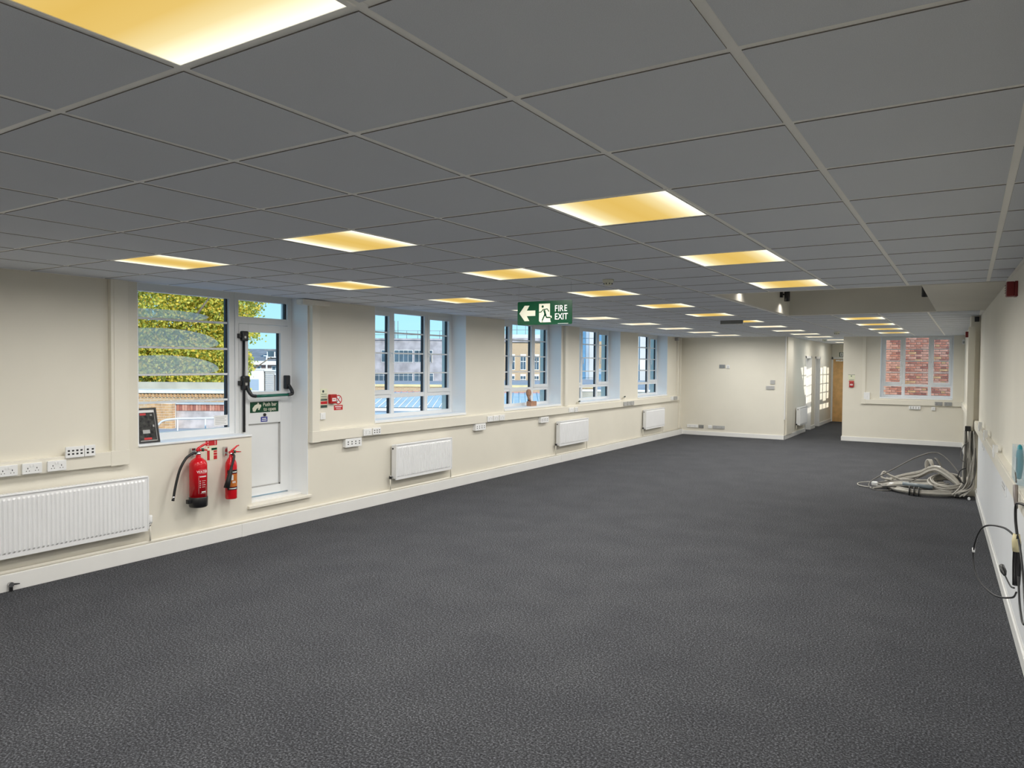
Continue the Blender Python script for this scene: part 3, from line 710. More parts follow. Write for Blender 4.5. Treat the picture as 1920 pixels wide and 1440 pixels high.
radiator('white radiator below the last window at the far end', on_left(16.70, 0), 1.22, .315, .785)
radiator('white radiator on the corridor wall beside the doorway', on_corr(20.70, 0), 1.0, .26, .74, .13)

# ------------------------------------------------------------------ fire extinguishers
t = thing('fire_extinguisher', 'large red WATER fire extinguisher with black base and hose on the wall', 'extinguisher', (LX+.105, 4.375, .415))
R1 = .083
bm = B(); lathe(bm, [(0, .10), (R1, .10), (R1, .405), (R1*.97, .43), (R1*.82, .455), (R1*.5, .475), (.024, .485), (.022, .515), (0, .515)], seg=32); obj('cylinder', bm, M_red, t)
bm = B(); lathe(bm, [(0, 0), (R1*.92, 0), (R1+.003, .012), (R1+.004, .095), (R1-.002, .105), (0, .105)], seg=32); box(bm, -.018, .018, -.125, -.075, .045, .085, .004); obj('base_boot', bm, M_black, t)
bm = B(); lathe(bm, [(.018, .51), (.026, .515), (.026, .53), (.018, .535), (.016, .55), (0, .55)], seg=16); obj('valve_collar', bm, M_chrome, t)
bm = B(); tube(bm, spline([(0, -.012, .548), (0, .005, .575), (0, .05, .60), (0, .105, .618)], 4), [.016]*5+[.012]*8, 8); tube(bm, [(0, -.005, .555), (0, .055, .555), (0, .10, .548)], [.013, .009, .006], 8); obj('lever', bm, M_red, t)
bm = B(); tube(bm, [(-.008, .04, .556), (.012, .055, .556)], .016, 10); obj('safety_tag', bm, M_green, t)
hp = spline([(0, -.02, .53), (0, -.06, .53), (0, -.13, .49), (0, -.19, .40), (0, -.225, .30), (0, -.25, .20), (0, -.262, .135)], 8)
bm = B(); tube(bm, hp, .0125, 10); hz = obj('hose', bm, M_blackr, t)
bm = B(); tube(bm, [(0, -.262, .14), (0, -.266, .12)], .0135, 10); obj('hose_ring', bm, M_chrome, hz)
bm = B(); tube(bm, [(0, -.266, .12), (0, -.27, .098)], [.0125, .014], 10); obj('nozzle', bm, M_black, hz)
def arc_panel(bm, r, a0, a1, z0, z1, th=.0006, n=10):
    lo = [bm.verts.new((math.cos(a0+(a1-a0)*k/n)*(r+th), math.sin(a0+(a1-a0)*k/n)*(r+th), z0)) for k in range(n+1)]
    hi = [bm.verts.new((v.co.x, v.co.y, z1)) for v in lo]
    for k in range(n): bm.faces.new((lo[k], lo[k+1], hi[k+1], hi[k]))
    return bm
lettering('WATER', .034, M_signwhite, t, -.008, .352, .0006, .0004, .95, radius=R1)
bm = B()
SH_ = -.45
def lab(a0, a1, z0, z1): arc_panel(bm, R1, a0+SH_, a1+SH_, z0, z1)
for z0 in (.335, .372): lab(-.12, .95, z0, z0+.0012)
lab(.0, .85, .300, .308)
for k in range(4): lab(.25, .75-.1*(k % 2), .262-k*.02, .265-k*.02); lab(.02, .10, .257-k*.02, .267-k*.02)
lab(.22, .75, .150, .160); lab(.1, .8, .140, .142); lab(-.1, -.085, .14, .312); lab(-.1, .85, .312, .3132)
obj('label_print', bm, M_signwhite, t)
bm = B(); box(bm, -.105, -.07, -.02, .02, .49, .57); box(bm, -.09, -.02, -.012, .012, .50, .512); obj('wall_bracket', bm, M_chrome, t)

t = thing('fire_extinguisher', 'slim red carbon dioxide extinguisher with black horn beside the door', 'extinguisher', (LX+.085, 4.765, .435))
R2 = .058
bm = B(); lathe(bm, [(0, 0), (R2*.95, 0), (R2, .008), (R2, .335), (R2*.92, .37), (R2*.65, .405), (.02, .43), (.02, .455), (0, .455)], seg=28); obj('cylinder', bm, M_red, t)
for z0, z1 in ((.262, .30), (.095, .125)): obj('black_band', arc_panel(B(), R2, -1.3, 1.4, z0, z1, n=18), M_black, t)
bm = B(); arc_panel(bm, R2, -1.3, 1.4, .128, .258, n=18); obj('label_wrap', bm, mat('orange_label_print', (.55, .16, .02), .45, noise=(20, .2)), t)
bm = B(); arc_panel(bm, R2, -.60, -.25, .195, .25, .001); arc_panel(bm, R2, -.4, -.22, .165, .185, .001); arc_panel(bm, R2, -.08, .12, .165, .185, .001); arc_panel(bm, R2, -.6, .5, .274, .282, .0012); arc_panel(bm, R2, -1.0, .45, .105, .114, .0012)
obj('label_print', bm, M_signwhite, t)
bm = B(); tube(bm, [(0, -.012, .47), (0, .02, .50), (0, .07, .535), (0, .095, .54)], [.014, .011, .008, .006], 8); tube(bm, [(0, -.02, .475), (0, .05, .478), (0, .12, .47)], [.015, .009, .005], 8); obj('lever', bm, M_red, t)
bm = B(); lathe(bm, [(.016, .45), (.02, .455), (.02, .47), (0, .48)], seg=12); obj('valve_collar', bm, M_chrome, t)
bm = B(); tube(bm, [(-.006, .035, .478), (.012, .048, .478)], .016, 10); obj('safety_tag', bm, M_green, t)
bm = B(); tube(bm, spline([(.02, .0, .462), (.045, .005, .44), (.058, -.02, .38), (.06, -.04, .33)], 5) + [Vector((.06, -.05, .29)), Vector((.058, -.075, .2)), Vector((.055, -.095, .125))], [.012]*16+[.02, .026, .031], 12); obj('discharge_horn', bm, M_blackr, t)
bm = B(); box(bm, -.085, -.05, -.035, -.005, .44, .53); obj('wall_bracket', bm, M_chrome, t)

# ------------------------------------------------------------------ notices on the window wall
t = thing('extinguisher_sign', 'red and cream extinguisher instruction sign below the window board', 'sign', (LX, 4.595, .943))
bxo('card', (0, .003, -.065, .065, -.10, .10), M_cardcream, t)
bm = B(); box(bm, .003, .0036, -.065, .065, .048, .10); box(bm, .003, .0036, .025, .065, -.095, -.055); box(bm, .003, .0036, .025, .065, -.05, -.028); box(bm, .003, .0036, .025, .065, -.022, -.005); poly(bm, [(-.05, .038), (-.02, .038), (-.035, .022)], .003, .0036); box(bm, .003, .0036, -.05, -.02, -.098, .0); obj('red_print', bm, M_noticered, t)
bm = B(); box(bm, .003, .0036, .0, .065, .0, .022); obj('green_print', bm, M_green, t)
bm = B(); box(bm, .0036, .004, -.042, -.036, .054, .095); box(bm, .0036, .004, .04, .045, .054, .095); obj('white_print', bm, M_signwhite, t)
t = thing('fire_action_notice', 'tall pale fire action notice with red and green bands', 'notice', (LX, 6.115, 1.415))
bxo('card', (0, .003, -.055, .055, -.115, .115), M_cardcream, t)
bm = B(); box(bm, .003, .0036, -.052, .052, -.07, -.035); obj('red_print', bm, M_noticered, t)
bm = B(); box(bm, .003, .0036, -.052, .052, -.112, -.08); box(bm, .003, .0036, -.05, .05, -.028, -.008); obj('green_print', bm, M_noticedark, t)
bm = B(); tube(bm, [(.003, -.012, .083), (.0036, -.012, .083)], .016, 14); box(bm, .003, .0036, -.045, .045, .046, .052); box(bm, .003, .0036, -.045, .045, .02, .028); box(bm, .003, .0036, -.045, .045, .0, .006); obj('black_print', bm, M_noticedark, t)
t = thing('break_glass_point', 'red fire alarm break glass box next to the fire action notice', 'alarm point', (LX, 6.235, 1.405))
bxo('body', (0, .045, -.05, .05, -.055, .055), M_redpl, t, .004); bxo('glass_plate', (.045, .047, -.028, .034, -.028, .012), M_signwhite, t); lettering('FIRE', .022, M_noticered, t, .003, -.008, .0475)
t = thing('no_smoking_sign', 'round no smoking sign above a small red text panel', 'sign', (LX, 6.35, 1.39))
bm = B(); tube(bm, [(0, 0, 0), (.002, 0, 0)], .056, 28); obj('disc', bm, M_signwhite, t)
bm = B(); n = 28
for k in range(n):
    a, b = 2*math.pi*k/n, 2*math.pi*(k+1)/n
    poly(bm, [(math.cos(a)*.058, math.sin(a)*.058), (math.cos(b)*.058, math.sin(b)*.058), (math.cos(b)*.046, math.sin(b)*.046), (math.cos(a)*.046, math.sin(a)*.046)], .002, .0028)
poly(bm, [(-.038, .030), (-.030, .038), (.038, -.030), (.030, -.038)], .002, .0027); obj('red_ring', bm, M_noticered, t)
bm = B(); poly(bm, [(-.03, -.032), (-.024, -.036), (.03, .03), (.024, .034)], .002, .0024); obj('cigarette_symbol', bm, M_noticedark, t)
bxo('text_panel', (0, .002, -.072, .072, -.125, -.065), M_noticered, t)
bm = B(); box(bm, .002, .0025, -.055, .055, -.088, -.078); box(bm, .002, .0025, -.04, .04, -.102, -.098); box(bm, .002, .0025, -.04, .04, -.114, -.110); obj('white_print', bm, M_signwhite, t)

# picture frame leaning on the window
t = thing('picture_frame', 'black framed dark poster leaning on the window board', 'picture', (LX-.09, 3.99, 1.066)); t.rotation_euler = (0, -.22, 0)
w2, hh = .105, .335
bm = ring(B(), 0, .016, -w2, w2, 0, hh, .017); obj('moulding', bm, M_black, t)
bxo('mount', (0, .006, -w2+.017, w2-.017, .017, hh-.017), M_signwhite, t)
pm = mat('dark_poster_print', (.07, .07, .065), .4, noise=(26, .9), col2=(.006, .006, .009), spec=.2)
bxo('poster', (.006, .008, -w2+.023, w2-.023, .023, hh-.045), pm, t)
bm = B(); box(bm, .008, .0085, -.06, .0, .265, .285); box(bm, .008, .0085, -.045, .03, .03, .05); obj('red_print', bm, M_noticered, t)
bm = B(); box(bm, .008, .0085, -.05, .02, .09, .125); box(bm, .008, .0085, .04, .06, .26, .27); box(bm, .008, .0085, .055, .07, .15, .17); obj('pale_print', bm, M_greypl, t)

# small wooden ornament on the second plain window's board
t = thing('wooden_ornament', 'small brown wooden ornament with ball arm on the window board', 'ornament', (LX-.10, 11.10, SILL+.004))
bxo('block', (-.05, .05, -.05, .14, 0, .085), M_block, t, .004)
bm = B(); tube(bm, [(0, .0, .08), (0, -.06, .15), (0, -.09, .19)], .02, 8); obj('arm', bm, M_block, t)
bm = B(); tube(bm, [(-.03, -.06, .235), (-.015, -.06, .235), (.015, -.06, .235), (.03, -.06, .235)], [.045, .065, .065, .045], 16); obj('disc', bm, M_block, t)
for y, z, lab in ((12.70, 1.085, 'small brass tap fitting on the wall before the third plain window'), (14.92, 1.10, 'small tap fitting on the wall before the last plain window')):
    t = thing('pipe_fitting', lab, 'pipe fitting', (LX, y, z))
    bm = B(); tube(bm, [(.0, 0, 0), (.05, 0, 0), (.06, .0, .02)], .014, 8); obj('body', bm, M_trunk, t)
    bm = B(); tube(bm, [(.05, .0, .02), (.05, .05, .035)], .016, 8); obj('tap', bm, M_noticedark, t)

# small floor-level bits by the near skirting
t = thing('door_holder', 'tiny black floor bracket with ring against the near skirting', 'bracket', (LX+.058, 2.735, 0))
bxo('stem', (0, .02, -.012, .012, 0, .05), M_black, t, .004); bm = B(); tube(bm, [(.0, 0, .055), (.022, 0, .055)], .02, 14); obj('ring', bm, M_chrome, t); bm = B(); tube(bm, [(.01, .01, .055), (.02, .06, .05)], [.009, .004], 8); obj('screw', bm, M_black, t)

# ------------------------------------------------------------------ hanging signs and ceiling fittings
SW, SH = .565, .213
t = thing('fire_exit_sign', 'green hanging FIRE EXIT sign with arrow and running figure', 'sign', (-3.245, 5.70, 2.302), -math.pi/2)
def rrect(w, h, r, n=4):
    P = []
    for cx, cy_, a0 in ((w-r, h-r, 0), (-w+r, h-r, 90), (-w+r, -h+r, 180), (w-r, -h+r, 270)):
        for k in range(n+1):
            a = math.radians(a0+90*k/n); P.append((cx+r*math.cos(a), cy_+r*math.sin(a)))
    return P
bm = B(); poly(bm, rrect(SW/2, SH/2, .012), -.004, 0); obj('panel', bm, M_green, t)
def S(px, py): return ((px-.5)*SW, (.5-py)*SH)
bm = B(); poly(bm, [S(*p) for p in ((.035, .5), (.135, .17), (.225, .17), (.175, .385), (.335, .385), (.335, .615), (.175, .615), (.225, .83), (.135, .83))], 0, .0008); obj('arrow', bm, M_pale, t)
bm = B(); poly(bm, [S(*p) for p in ((.405, .115), (.605, .115), (.605, .62), (.635, .64), (.64, .72), (.61, .72), (.61, .82), (.625, .90), (.43, .90), (.405, .84))], 0, .0008); obj('doorway_symbol', bm, M_pale, t)
bm = B()
def stroke(pts, w):
    for (a, b) in zip(pts, pts[1:]):
        a, b = Vector(S(*a)), Vector(S(*b)); dd = (b-a).normalized(); n = Vector((-dd.y, dd.x))*w
        poly(bm, [tuple(a+n-dd*w*.4), tuple(b+n+dd*w*.4), tuple(b-n+dd*w*.4), tuple(a-n-dd*w*.4)], .0008, .0014)
c = S(.472, .235); tube(bm, [(.0008, *c), (.0014, *c)], .0115, 14)
stroke([(.41, .47), (.445, .46), (.48, .36), (.555, .34), (.585, .45)], .0042)
stroke([(.50, .40), (.525, .60)], .0095); stroke([(.51, .58), (.465, .82)], .0062); stroke([(.52, .58), (.545, .70), (.615, .705)], .006); stroke([(.455, .87), (.475, .87)], .003)
obj('running_figure', bm, M_green, t)
for word, zz, adv in (('FIRE', .345, ((.715, 1), (.762, 1), (.812, 1), (.885, 1))), ('EXIT', .685, ((.717, 1), (.788, 1), (.842, 1), (.892, 1)))):
    for ch_, (px, _) in zip(word, adv): lettering(ch_, .078, M_signwhite, t, S(px, 0)[0], S(0, zz)[1], .0006, .0011, .80)
bm = B(); box(bm, 0, .0006, .14, .245, -SH/2+.006, -SH/2+.0085); obj('maker_line', bm, M_signwhite, t)
for s_ in (-1, 1): obj('hanging_wire', tube(B(), [(-.002, s_*.27, SH/2-.01), (-.002, s_*.27, H-2.302)], .001, 5), M_greypl, t)
t = thing('hanging_sign', 'plain grey hanging sign panel in front of a middle-row light', 'sign', (-3.245, 11.80, 2.54), -math.pi/2)
bxo('panel', (-.02, 0, -.18, .18, -.03, .026), mat('grey_sign_back', (.22, .22, .21), .5, noise=(6, .1)), t)
bxo('edge_strip', (-.021, .003, -.185, .185, -.036, -.03), M_skirt, t)
def detector(x, y, lab, sc=1.0):
    t = thing('smoke_detector', lab, 'smoke detector', (x, y, H), 0, 'ceiling smoke detectors')
    bm = B(); lathe(bm, [(0, 0), (.052*sc, 0), (.052*sc, -.022*sc), (.048*sc, -.028*sc), (0, -.028*sc)], seg=20); obj('base', bm, M_pale, t)
    bm = B(); lathe(bm, [(.040*sc, -.026*sc), (.036*sc, -.046*sc), (.022*sc, -.054*sc), (0, -.055*sc)], seg=20); obj('chamber', bm, M_pale, t)
    bm = B()
    for k in range(8):
        a = k*math.pi/4; tube(bm, [(math.cos(a)*.037*sc, math.sin(a)*.037*sc, -.044*sc), (math.cos(a)*.0415*sc, math.sin(a)*.0415*sc, -.034*sc)], .005*sc, 5)
    obj('vent', bm, M_hole, t)
detector(-2.63, 5.72, 'cream smoke detector on the ceiling beyond the fire exit sign', .92)
detector(-2.36, 16.6, 'dark-looking smoke detector on the ceiling past the recess', 1.15)
detector(-3.30, 21.1, 'smoke detector on the corridor ceiling', 1.2)
def spot(x, y, z, rz, lab):
    t = thing('spotlight', lab, 'spotlight', (x, y, z), rz, 'black spotlights in the ceiling recess')
    bm = B(); box(bm, 0, .035, -.03, .03, -.02, .07, .004); box(bm, .03, .05, -.012, .012, .01, .03); obj('bracket', bm, M_black, t)
    bm = B(); lathe(bm, [(0, .06), (.036, .06), (.038, .055), (.038, -.075), (.034, -.075), (.034, -.06)], (.09, 0), 18); obj('body', bm, M_black, t)
    bm = B(); lathe(bm, [(.034, -.066), (0, -.066)], (.09, 0), 18); obj('lens', bm, mat('spot_lens', (1, 1, 1), .4, noise=(5, .01), emit=(1, .93, .8, 2.5)), t)
    ld = bpy.data.lights.new('spot_lamp', 'SPOT'); ld.energy = 3; ld.spot_size = math.radians(150); ld.spot_blend = .8; ld.color = (1, .93, .82); ld.shadow_soft_size = .02
    lo = bpy.data.objects.new('spot_lamp', ld); COL.objects.link(lo); lo.parent = t; lo.location = (.09, 0, -.08)
    return t
spot(RX0+.06, 10.45, 2.80, 0, 'black spotlight at the far corner of the ceiling recess')
spot(RX0+.06, 8.35, 2.80, 0, 'black spotlight hidden up inside the recess, near side')
spot(RX1, 10.1, 2.76, math.pi, 'black spotlight at the plaster side of the ceiling recess')

def sounder(place, lab):
    loc, rz = place; t = thing('alarm_sounder', lab, 'alarm', loc, rz, 'red fire alarm sounders')
    ms = mat('shaded_red_sounder_plastic', (.17, .004, .006), .4, noise=(8, .06))  # red darkened so the shade on the sounders is in their colour
    bxo('base', (0, .02, -.054, .054, -.057, .057), ms, t, .003); bxo('front', (.02, .07, -.052, .052, -.055, .055), ms, t, .006)
    bm = B()
    for k in range(4): box(bm, .075, .0765, -.03, .03, -.03+k*.018, -.024+k*.018)
    obj('sound_slot', bm, M_hole, t)
sounder(on_right(6.62, 2.425), 'shade-darkened red alarm sounder high on the windowless wall, nearest the viewer')
sounder(on_right(16.6, 2.47), 'small red alarm sounder high in the far corner')
tag(bxo('black_bracket', (xr(12.2)-.075, xr(12.2)-.02, 12.14, 12.2, 2.48, 2.55), M_black, None, .006), 'black bracket at the ceiling above the upright trunking', 'bracket')
t = thing('security_sensor', 'small white motion sensor in the far corner beside the window', 'sensor', *on_farB(-.10, 2.42))
bxo('body', (0, .04, -.03, .03, -.06, .05), M_white, t, .01); bxo('lens', (.04, .045, -.02, .02, -.04, .01), M_greypl, t, .002)

# end wall notice and call point
t = thing('fire_action_notice', 'small pale fire notice above the far red call point', 'notice', *on_farB(-2.425, 1.56))
bxo('card', (0, .004, -.075, .075, -.075, .075), M_cardcream, t)
bm = B(); tube(bm, [(.004, -.005, .04), (.0046, -.005, .04)], .014, 12); box(bm, .004, .0046, -.075, .075, .067, .075); box(bm, .004, .0046, -.055, .055, -.06, -.05); obj('black_print', bm, M_noticedark, t)
bm = B(); box(bm, .004, .0046, -.06, .06, -.10, -.078); obj('red_print', bm, M_noticered, t)
t = thing('break_glass_point', 'red break glass call point on the end wall by the corridor', 'alarm point', *on_farB(-2.42, 1.39))
bxo('body', (0, .05, -.05, .05, -.065, .065), M_redpl, t, .005); bxo('glass_plate', (.05, .052, -.03, .03, -.02, .02), M_signwhite, t); lettering('FIRE', .024, M_noticered, t, 0, 0, .0525)

# ------------------------------------------------------------------ corridor doors
def cdoor(nm, lab, y0, y1):
    t = thing(nm, lab, 'door', (CXL, 0, 0)); t['kind'] = 'structure'
    bm = B(); box(bm, -.16, .015, y0-.05, y0+.02, 0, 2.12); box(bm, -.16, .015, y1-.02, y1+.05, 0, 2.12); box(bm, -.16, .015, y0-.05, y1+.05, 2.06, 2.12); obj('frame', bm, M_skirt, t)
    lf = bxo('leaf', (-.15, -.11, y0+.02, y1-.02, .005, 2.06), M_skirt, t)
    bm = B(); tube(bm, [(-.11, y0+.09, 1.0), (-.06, y0+.09, 1.0), (-.06, y0+.19, 1.0)], .009, 8); obj('handle', bm, M_chrome, lf)
    bxo('vision_panel', (-.112, -.108, y0+.3, y0+.45, 1.1, 1.8), M_greypl, lf)
cdoor('door_2', 'white door in the corridor wall beyond the radiator', *D1)
cdoor('door_3', 'white recessed door in the corridor wall, farther one', *D2)
t = thing('door_4', 'light oak door closing the end of the corridor', 'door', (0, CEND, 0), -math.pi/2); t['kind'] = 'structure'
bm = B(); box(bm, -.02, .03, -3.86, -3.80, 0, 2.14); box(bm, -.02, .03, -2.86, -2.80, 0, 2.14); box(bm, -.02, .03, -3.86, -2.80, 2.07, 2.14); obj('frame', bm, M_skirt, t)
lf = bxo('leaf', (0, .02, -3.80, -2.86, .005, 2.07), M_wood, t)
bm = B(); box(bm, .02, .06, -3.72, -3.45, 2.0, 2.05, .005); tube(bm, [(.05, -3.6, 2.03), (.12, -3.5, 2.06)], .01, 6); obj('door_closer', bm, M_chrome, lf)
bm = B(); tube(bm, [(.02, -2.95, 1.0), (.07, -2.95, 1.0), (.07, -3.08, 1.0)], .01, 8); obj('handle', bm, M_chrome, lf)
t = thing('exit_sign', 'small green exit sign above the oak corridor door', 'sign', (-3.42, CEND, 2.225), -math.pi/2)
bxo('panel', (0, .006, -.20, .20, -.075, .075), M_green, t); bm = B(); box(bm, .006, .0066, -.175, -.085, -.06, .06); obj('doorway_symbol', bm, M_signwhite, t)
bm = B(); box(bm, .0066, .0072, -.14, -.12, -.04, .04); obj('figure_symbol', bm, M_green, t)

# ------------------------------------------------------------------ cables
def cable(pts, r, m, parent, name='cable', seg=6, n=8, closed=False):
    return obj(name, tube(B(), spline(pts, n, closed), r, seg), m, parent)
t = thing('cable_pile', 'tangled heap of grey cables spilling from trunking onto the carpet', 'cables', (0, 0, 0))
rnd = random.Random(3)
# strands dropping from the trunking beside the upright
for k in range(16):
    x = xw+.11-.16*rnd.random(); y = 12.07+.04*rnd.random()-(.05 if x > xw+.05 else 0)
    m = M_cabled if k % 4 == 0 else M_cable
    cable([(x, y, .94), (x+rnd.uniform(-.02, .02), y-.03, .70), (x+rnd.uniform(-.03, .03), y-.05, .40), (x-.02+rnd.uniform(-.03, .03), y-.06, .16), (x-.10-.12*rnd.random(), y-.05-.25*rnd.random(), .03+.05*rnd.random())], .011, m, t, seg=5, n=5)
cable([(xw-.0, 12.05, .78), (xw-.06, 12.04, .72), (xw-.09, 12.0, .55), (xw-.03, 12.0, .50)], .006, M_cabled, t, n=6)
cable([(xw-.02, 12.0, .42), (xw-.09, 11.98, .38), (xw-.11, 11.95, .28), (xw-.04, 11.95, .2)], .008, M_black, t, n=6)
# thick taped bundle along the front
for k in range(14):
    o1, o2 = rnd.uniform(-.045, .045), rnd.uniform(.02, .085)
    cable([(.02, 12.15+o1, o2*.8), (-.12, 11.95+o1, o2), (-.35, 11.80+o1*.8, o2), (-.58, 11.78+o1*.5, o2*.8+.01), (-.72, 11.85+o1*.5, o2*.8+.01), (-.88, 12.0+o1*1.4, o2*.9), (-1.0, 12.3+o1*2, o2*.7)], .014, M_cable, t, n=6)
# coil with hole near the wall
for k in range(9):
    r = .19+.05*rnd.random(); z = .10+.012*k; ox, oy = rnd.uniform(-.02, .02), rnd.uniform(-.03, .03)
    cable([(-.22+ox+r*math.cos(a*math.pi/4)*1.05, 12.32+oy+r*math.sin(a*math.pi/4)*1.5, z+.05*math.sin(a*math.pi/4)+rnd.uniform(-.01, .01)) for a in range(8)], .012, M_cable, t, n=5, closed=True)
# sheaf rising to a tied knot and lying back to the left
for k in range(17):
    o1, o2 = rnd.uniform(-.08, .08), rnd.uniform(-.06, .03)
    cable([(.0, 12.2+o1, .05), (-.14, 12.35+o1, .20+o2), (-.34, 12.5+o1*.8, .32+o2), (-.46, 12.6+o1, .30+o2), (-.60, 12.75+o1*1.6, .20+o2), (-.82, 12.75+o1*1.5, .13+o2), (-1.05, 12.6+o1*2, .05+abs(o2))], .013, M_cable, t, n=6)
for k in range(4):
    o1 = rnd.uniform(-.03, .03)
    cable([(-.40, 12.62+o1, .27), (-.46+o1, 12.70, .42), (-.50+o1, 12.72, .36), (-.50, 12.70+o1, .22)], .014, M_cable, t, n=6)
cable([(-.30, 12.6, .30), (-.36, 12.66, .42), (-.40, 12.70, .45)], [.02]*13, M_cabled, t, n=6)
# loose lengths in the middle
for k in range(18):
    y = 12.0+.037*k; z = .04+.05*rnd.random()
    cable([(-.30+rnd.uniform(-.1, .1), y+.05, z+.06), (-.55, y+rnd.uniform(-.05, .05), z+.03), (-.85, y+rnd.uniform(-.06, .1), z+.02), (-1.12+rnd.uniform(-.08, .1), y+rnd.uniform(-.1, .15), .03)], .013 if k % 3 else .016, (M_cable, M_cabled, M_cable)[k % 3], t, n=6)
bm = B(); tube(bm, [(-.78, 12.05, .12), (-.40, 11.98, .11)], .03, 8); obj('grey_conduit', bm, mat('blue_grey_conduit', (.22, .26, .29), .35, noise=(12, .2)), t)
# wide thin loops
cable([(-.02, 12.3, .05), (-.10, 12.5, .30), (-.35, 12.8, .52), (-.62, 12.75, .46), (-.95, 12.5, .26), (-1.22, 12.25, .09), (-1.20, 12.05, .012), (-1.0, 11.95, .012), (-.85, 12.1, .05), (-.6, 12.4, .18)], .0085, M_cabled, t, n=10)
cable([(-1.05, 12.3, .04), (-1.25, 12.45, .05), (-1.42, 12.5, .012), (-1.38, 12.25, .012), (-1.2, 12.15, .012)], .008, M_cable, t, n=8)
cable([(-.82, 12.55, .10), (-1.0, 12.6, .16), (-1.08, 12.62, .20), (-1.1, 12.55, .12), (-.95, 12.5, .10)], .016, M_cable, t, n=8)
for x, y, z in ((-1.17, 12.25, .05), (-.93, 12.2, .06), (-.36, 12.55, .32)):
    bm = B(); box(bm, x-.045, x+.045, y-.03, y+.03, z-.02, z+.04, .015); obj('connector', bm, M_white, t)
for x, y in ((-.62, 11.80), (-.68, 11.82), (-.56, 11.79), (-.12, 11.95)):
    bm = B(); tube(bm, [(x-.006, y, .05), (x+.006, y, .05)], .075 if x < -.2 else .06, 12); obj('cable_tie', bm, M_black, t)
bm = B(); tube(bm, [(.045, 11.86, .02), (.045, 11.80, .02)], .018, 10); obj('plug', bm, M_white, t)
t2 = thing('power_adapter', 'black power adapter plugged in above the cable heap', 'adapter', (xw-.01, 12.11, .97))
bxo('body', (-.035, .035, -.05, .02, -.035, .035), M_black, t2, .006)
cable([(-.01, -.02, -.03), (-.02, -.02, -.12), (.0, -.02, -.22), (.03, -.01, -.3)], .004, M_cabled, t2, 'lead', n=6)
cable([(.03, -.02, .0), (.045, -.02, -.1), (.02, -.02, -.2)], .004, M_cabled, t2, 'lead', n=6)

# black cable coil hanging on the right wall
loc, rz = on_right(5.25, 0); t = thing('hanging_cable_coil', 'black cable coil tied with masking tape hanging on the wall', 'cable', loc, rz)
P = lambda y, z, x=.05: (x, -y, z)   # local y runs towards the camera
cable([P(-.9, 1.13, .06), P(-.55, 1.10, .07), P(-.2, 1.06, .075), P(.0, 1.02, .08), P(.02, .93, .08), P(-.02, .82, .07)], .008, M_black, t, 'lead', n=8)
cable([P(-.02, .82, .07), P(.20, .84, .13), P(.55, .76, .22), P(.75, .55, .26), P(.65, .40, .24), P(.35, .37, .16), P(.15, .42, .08), P(-.02, .50, .07)], .006, M_black, t, 'wide_loop', n=10)
cable([P(-.08, .83, .07), P(-.30, .74, .07), P(-.52, .56, .07), P(-.55, .48, .07), P(-.40, .44, .07), P(-.22, .50, .07), P(-.12, .62, .07)], .006, M_black, t, 'wide_loop', n=10)
for k in range(7):
    o1 = rnd.uniform(-.03, .03); cable([P(.0+o1*.4, .80, .055+.005*k), P(.01+o1*.5, .68, .05+.006*k), P(-.01+o1, .555, .055+.005*k), P(.02-o1, .555, .055+.005*k), P(.03-o1*.5, .68, .05+.006*k)], .0055, M_black, t, 'coil_turn', n=6)
cable([P(.0, .52, .08), P(.12, .50, .09), P(.25, .53, .11)], .005, M_black, t, 'lead', n=6)
bm = B(); tube(bm, [P(.25, .53, .11), P(.30, .545, .115), P(.36, .56, .12)], [.008, .019, .016], 8); obj('plug', bm, M_black, t)
bm = B(); tube(bm, [P(.0, .74, .075), P(.0, .80, .075), P(.0, .845, .075)], [.019, .024, .018], 10); obj('tape_wrap', bm, M_tape, t)
bm = B(); tube(bm, [P(.748, .575, .26), P(.75, .545, .26)], .009, 8); obj('white_tag', bm, M_signwhite, t)
t = thing('cable_clip', 'grey plastic trunking offcut holding the black cable', 'trunking clip', *on_right(5.35, 1.09, .055)); 
bm = B(); tube(bm, [(.02, -.04, .03), (.02, -.02, -.03), (.02, .05, -.10)], [.014, .014, .008], 4); obj('channel', bm, mat('warm_grey_plastic', (.26, .23, .22), .4, noise=(10, .1)), t)
bm = B(); tube(bm, [(.02, .0, .05), (.02, -.08, .10)], .004, 5); obj('wire', bm, M_cabled, t)
t = thing('leaflet_holder', 'clear plastic wall box with a teal bottle shape inside', 'wall box', *on_right(5.72, 1.225))
bm = B(); box(bm, 0, .004, -.20, .20, -.125, .10); box(bm, .055, .058, -.20, .20, -.125, .10); box(bm, .004, .055, -.20, -.196, -.125, .10); box(bm, .004, .055, .196, .20, -.125, .10); box(bm, .004, .055, -.196, .196, -.125, -.122); obj('case', bm, M_clearpl, t)
bm = B(); lathe(bm, [(0, -.115), (.012, -.11), (.02, -.05), (.022, .0), (.02, .05), (.012, .105), (0, .115)], (.03, -.02), 12); obj('teal_insert', bm, M_teal, t)
bm = B(); box(bm, .050, .052, -.05, .0, -.05, .03); obj('paper_strip', bm, M_signwhite, t)

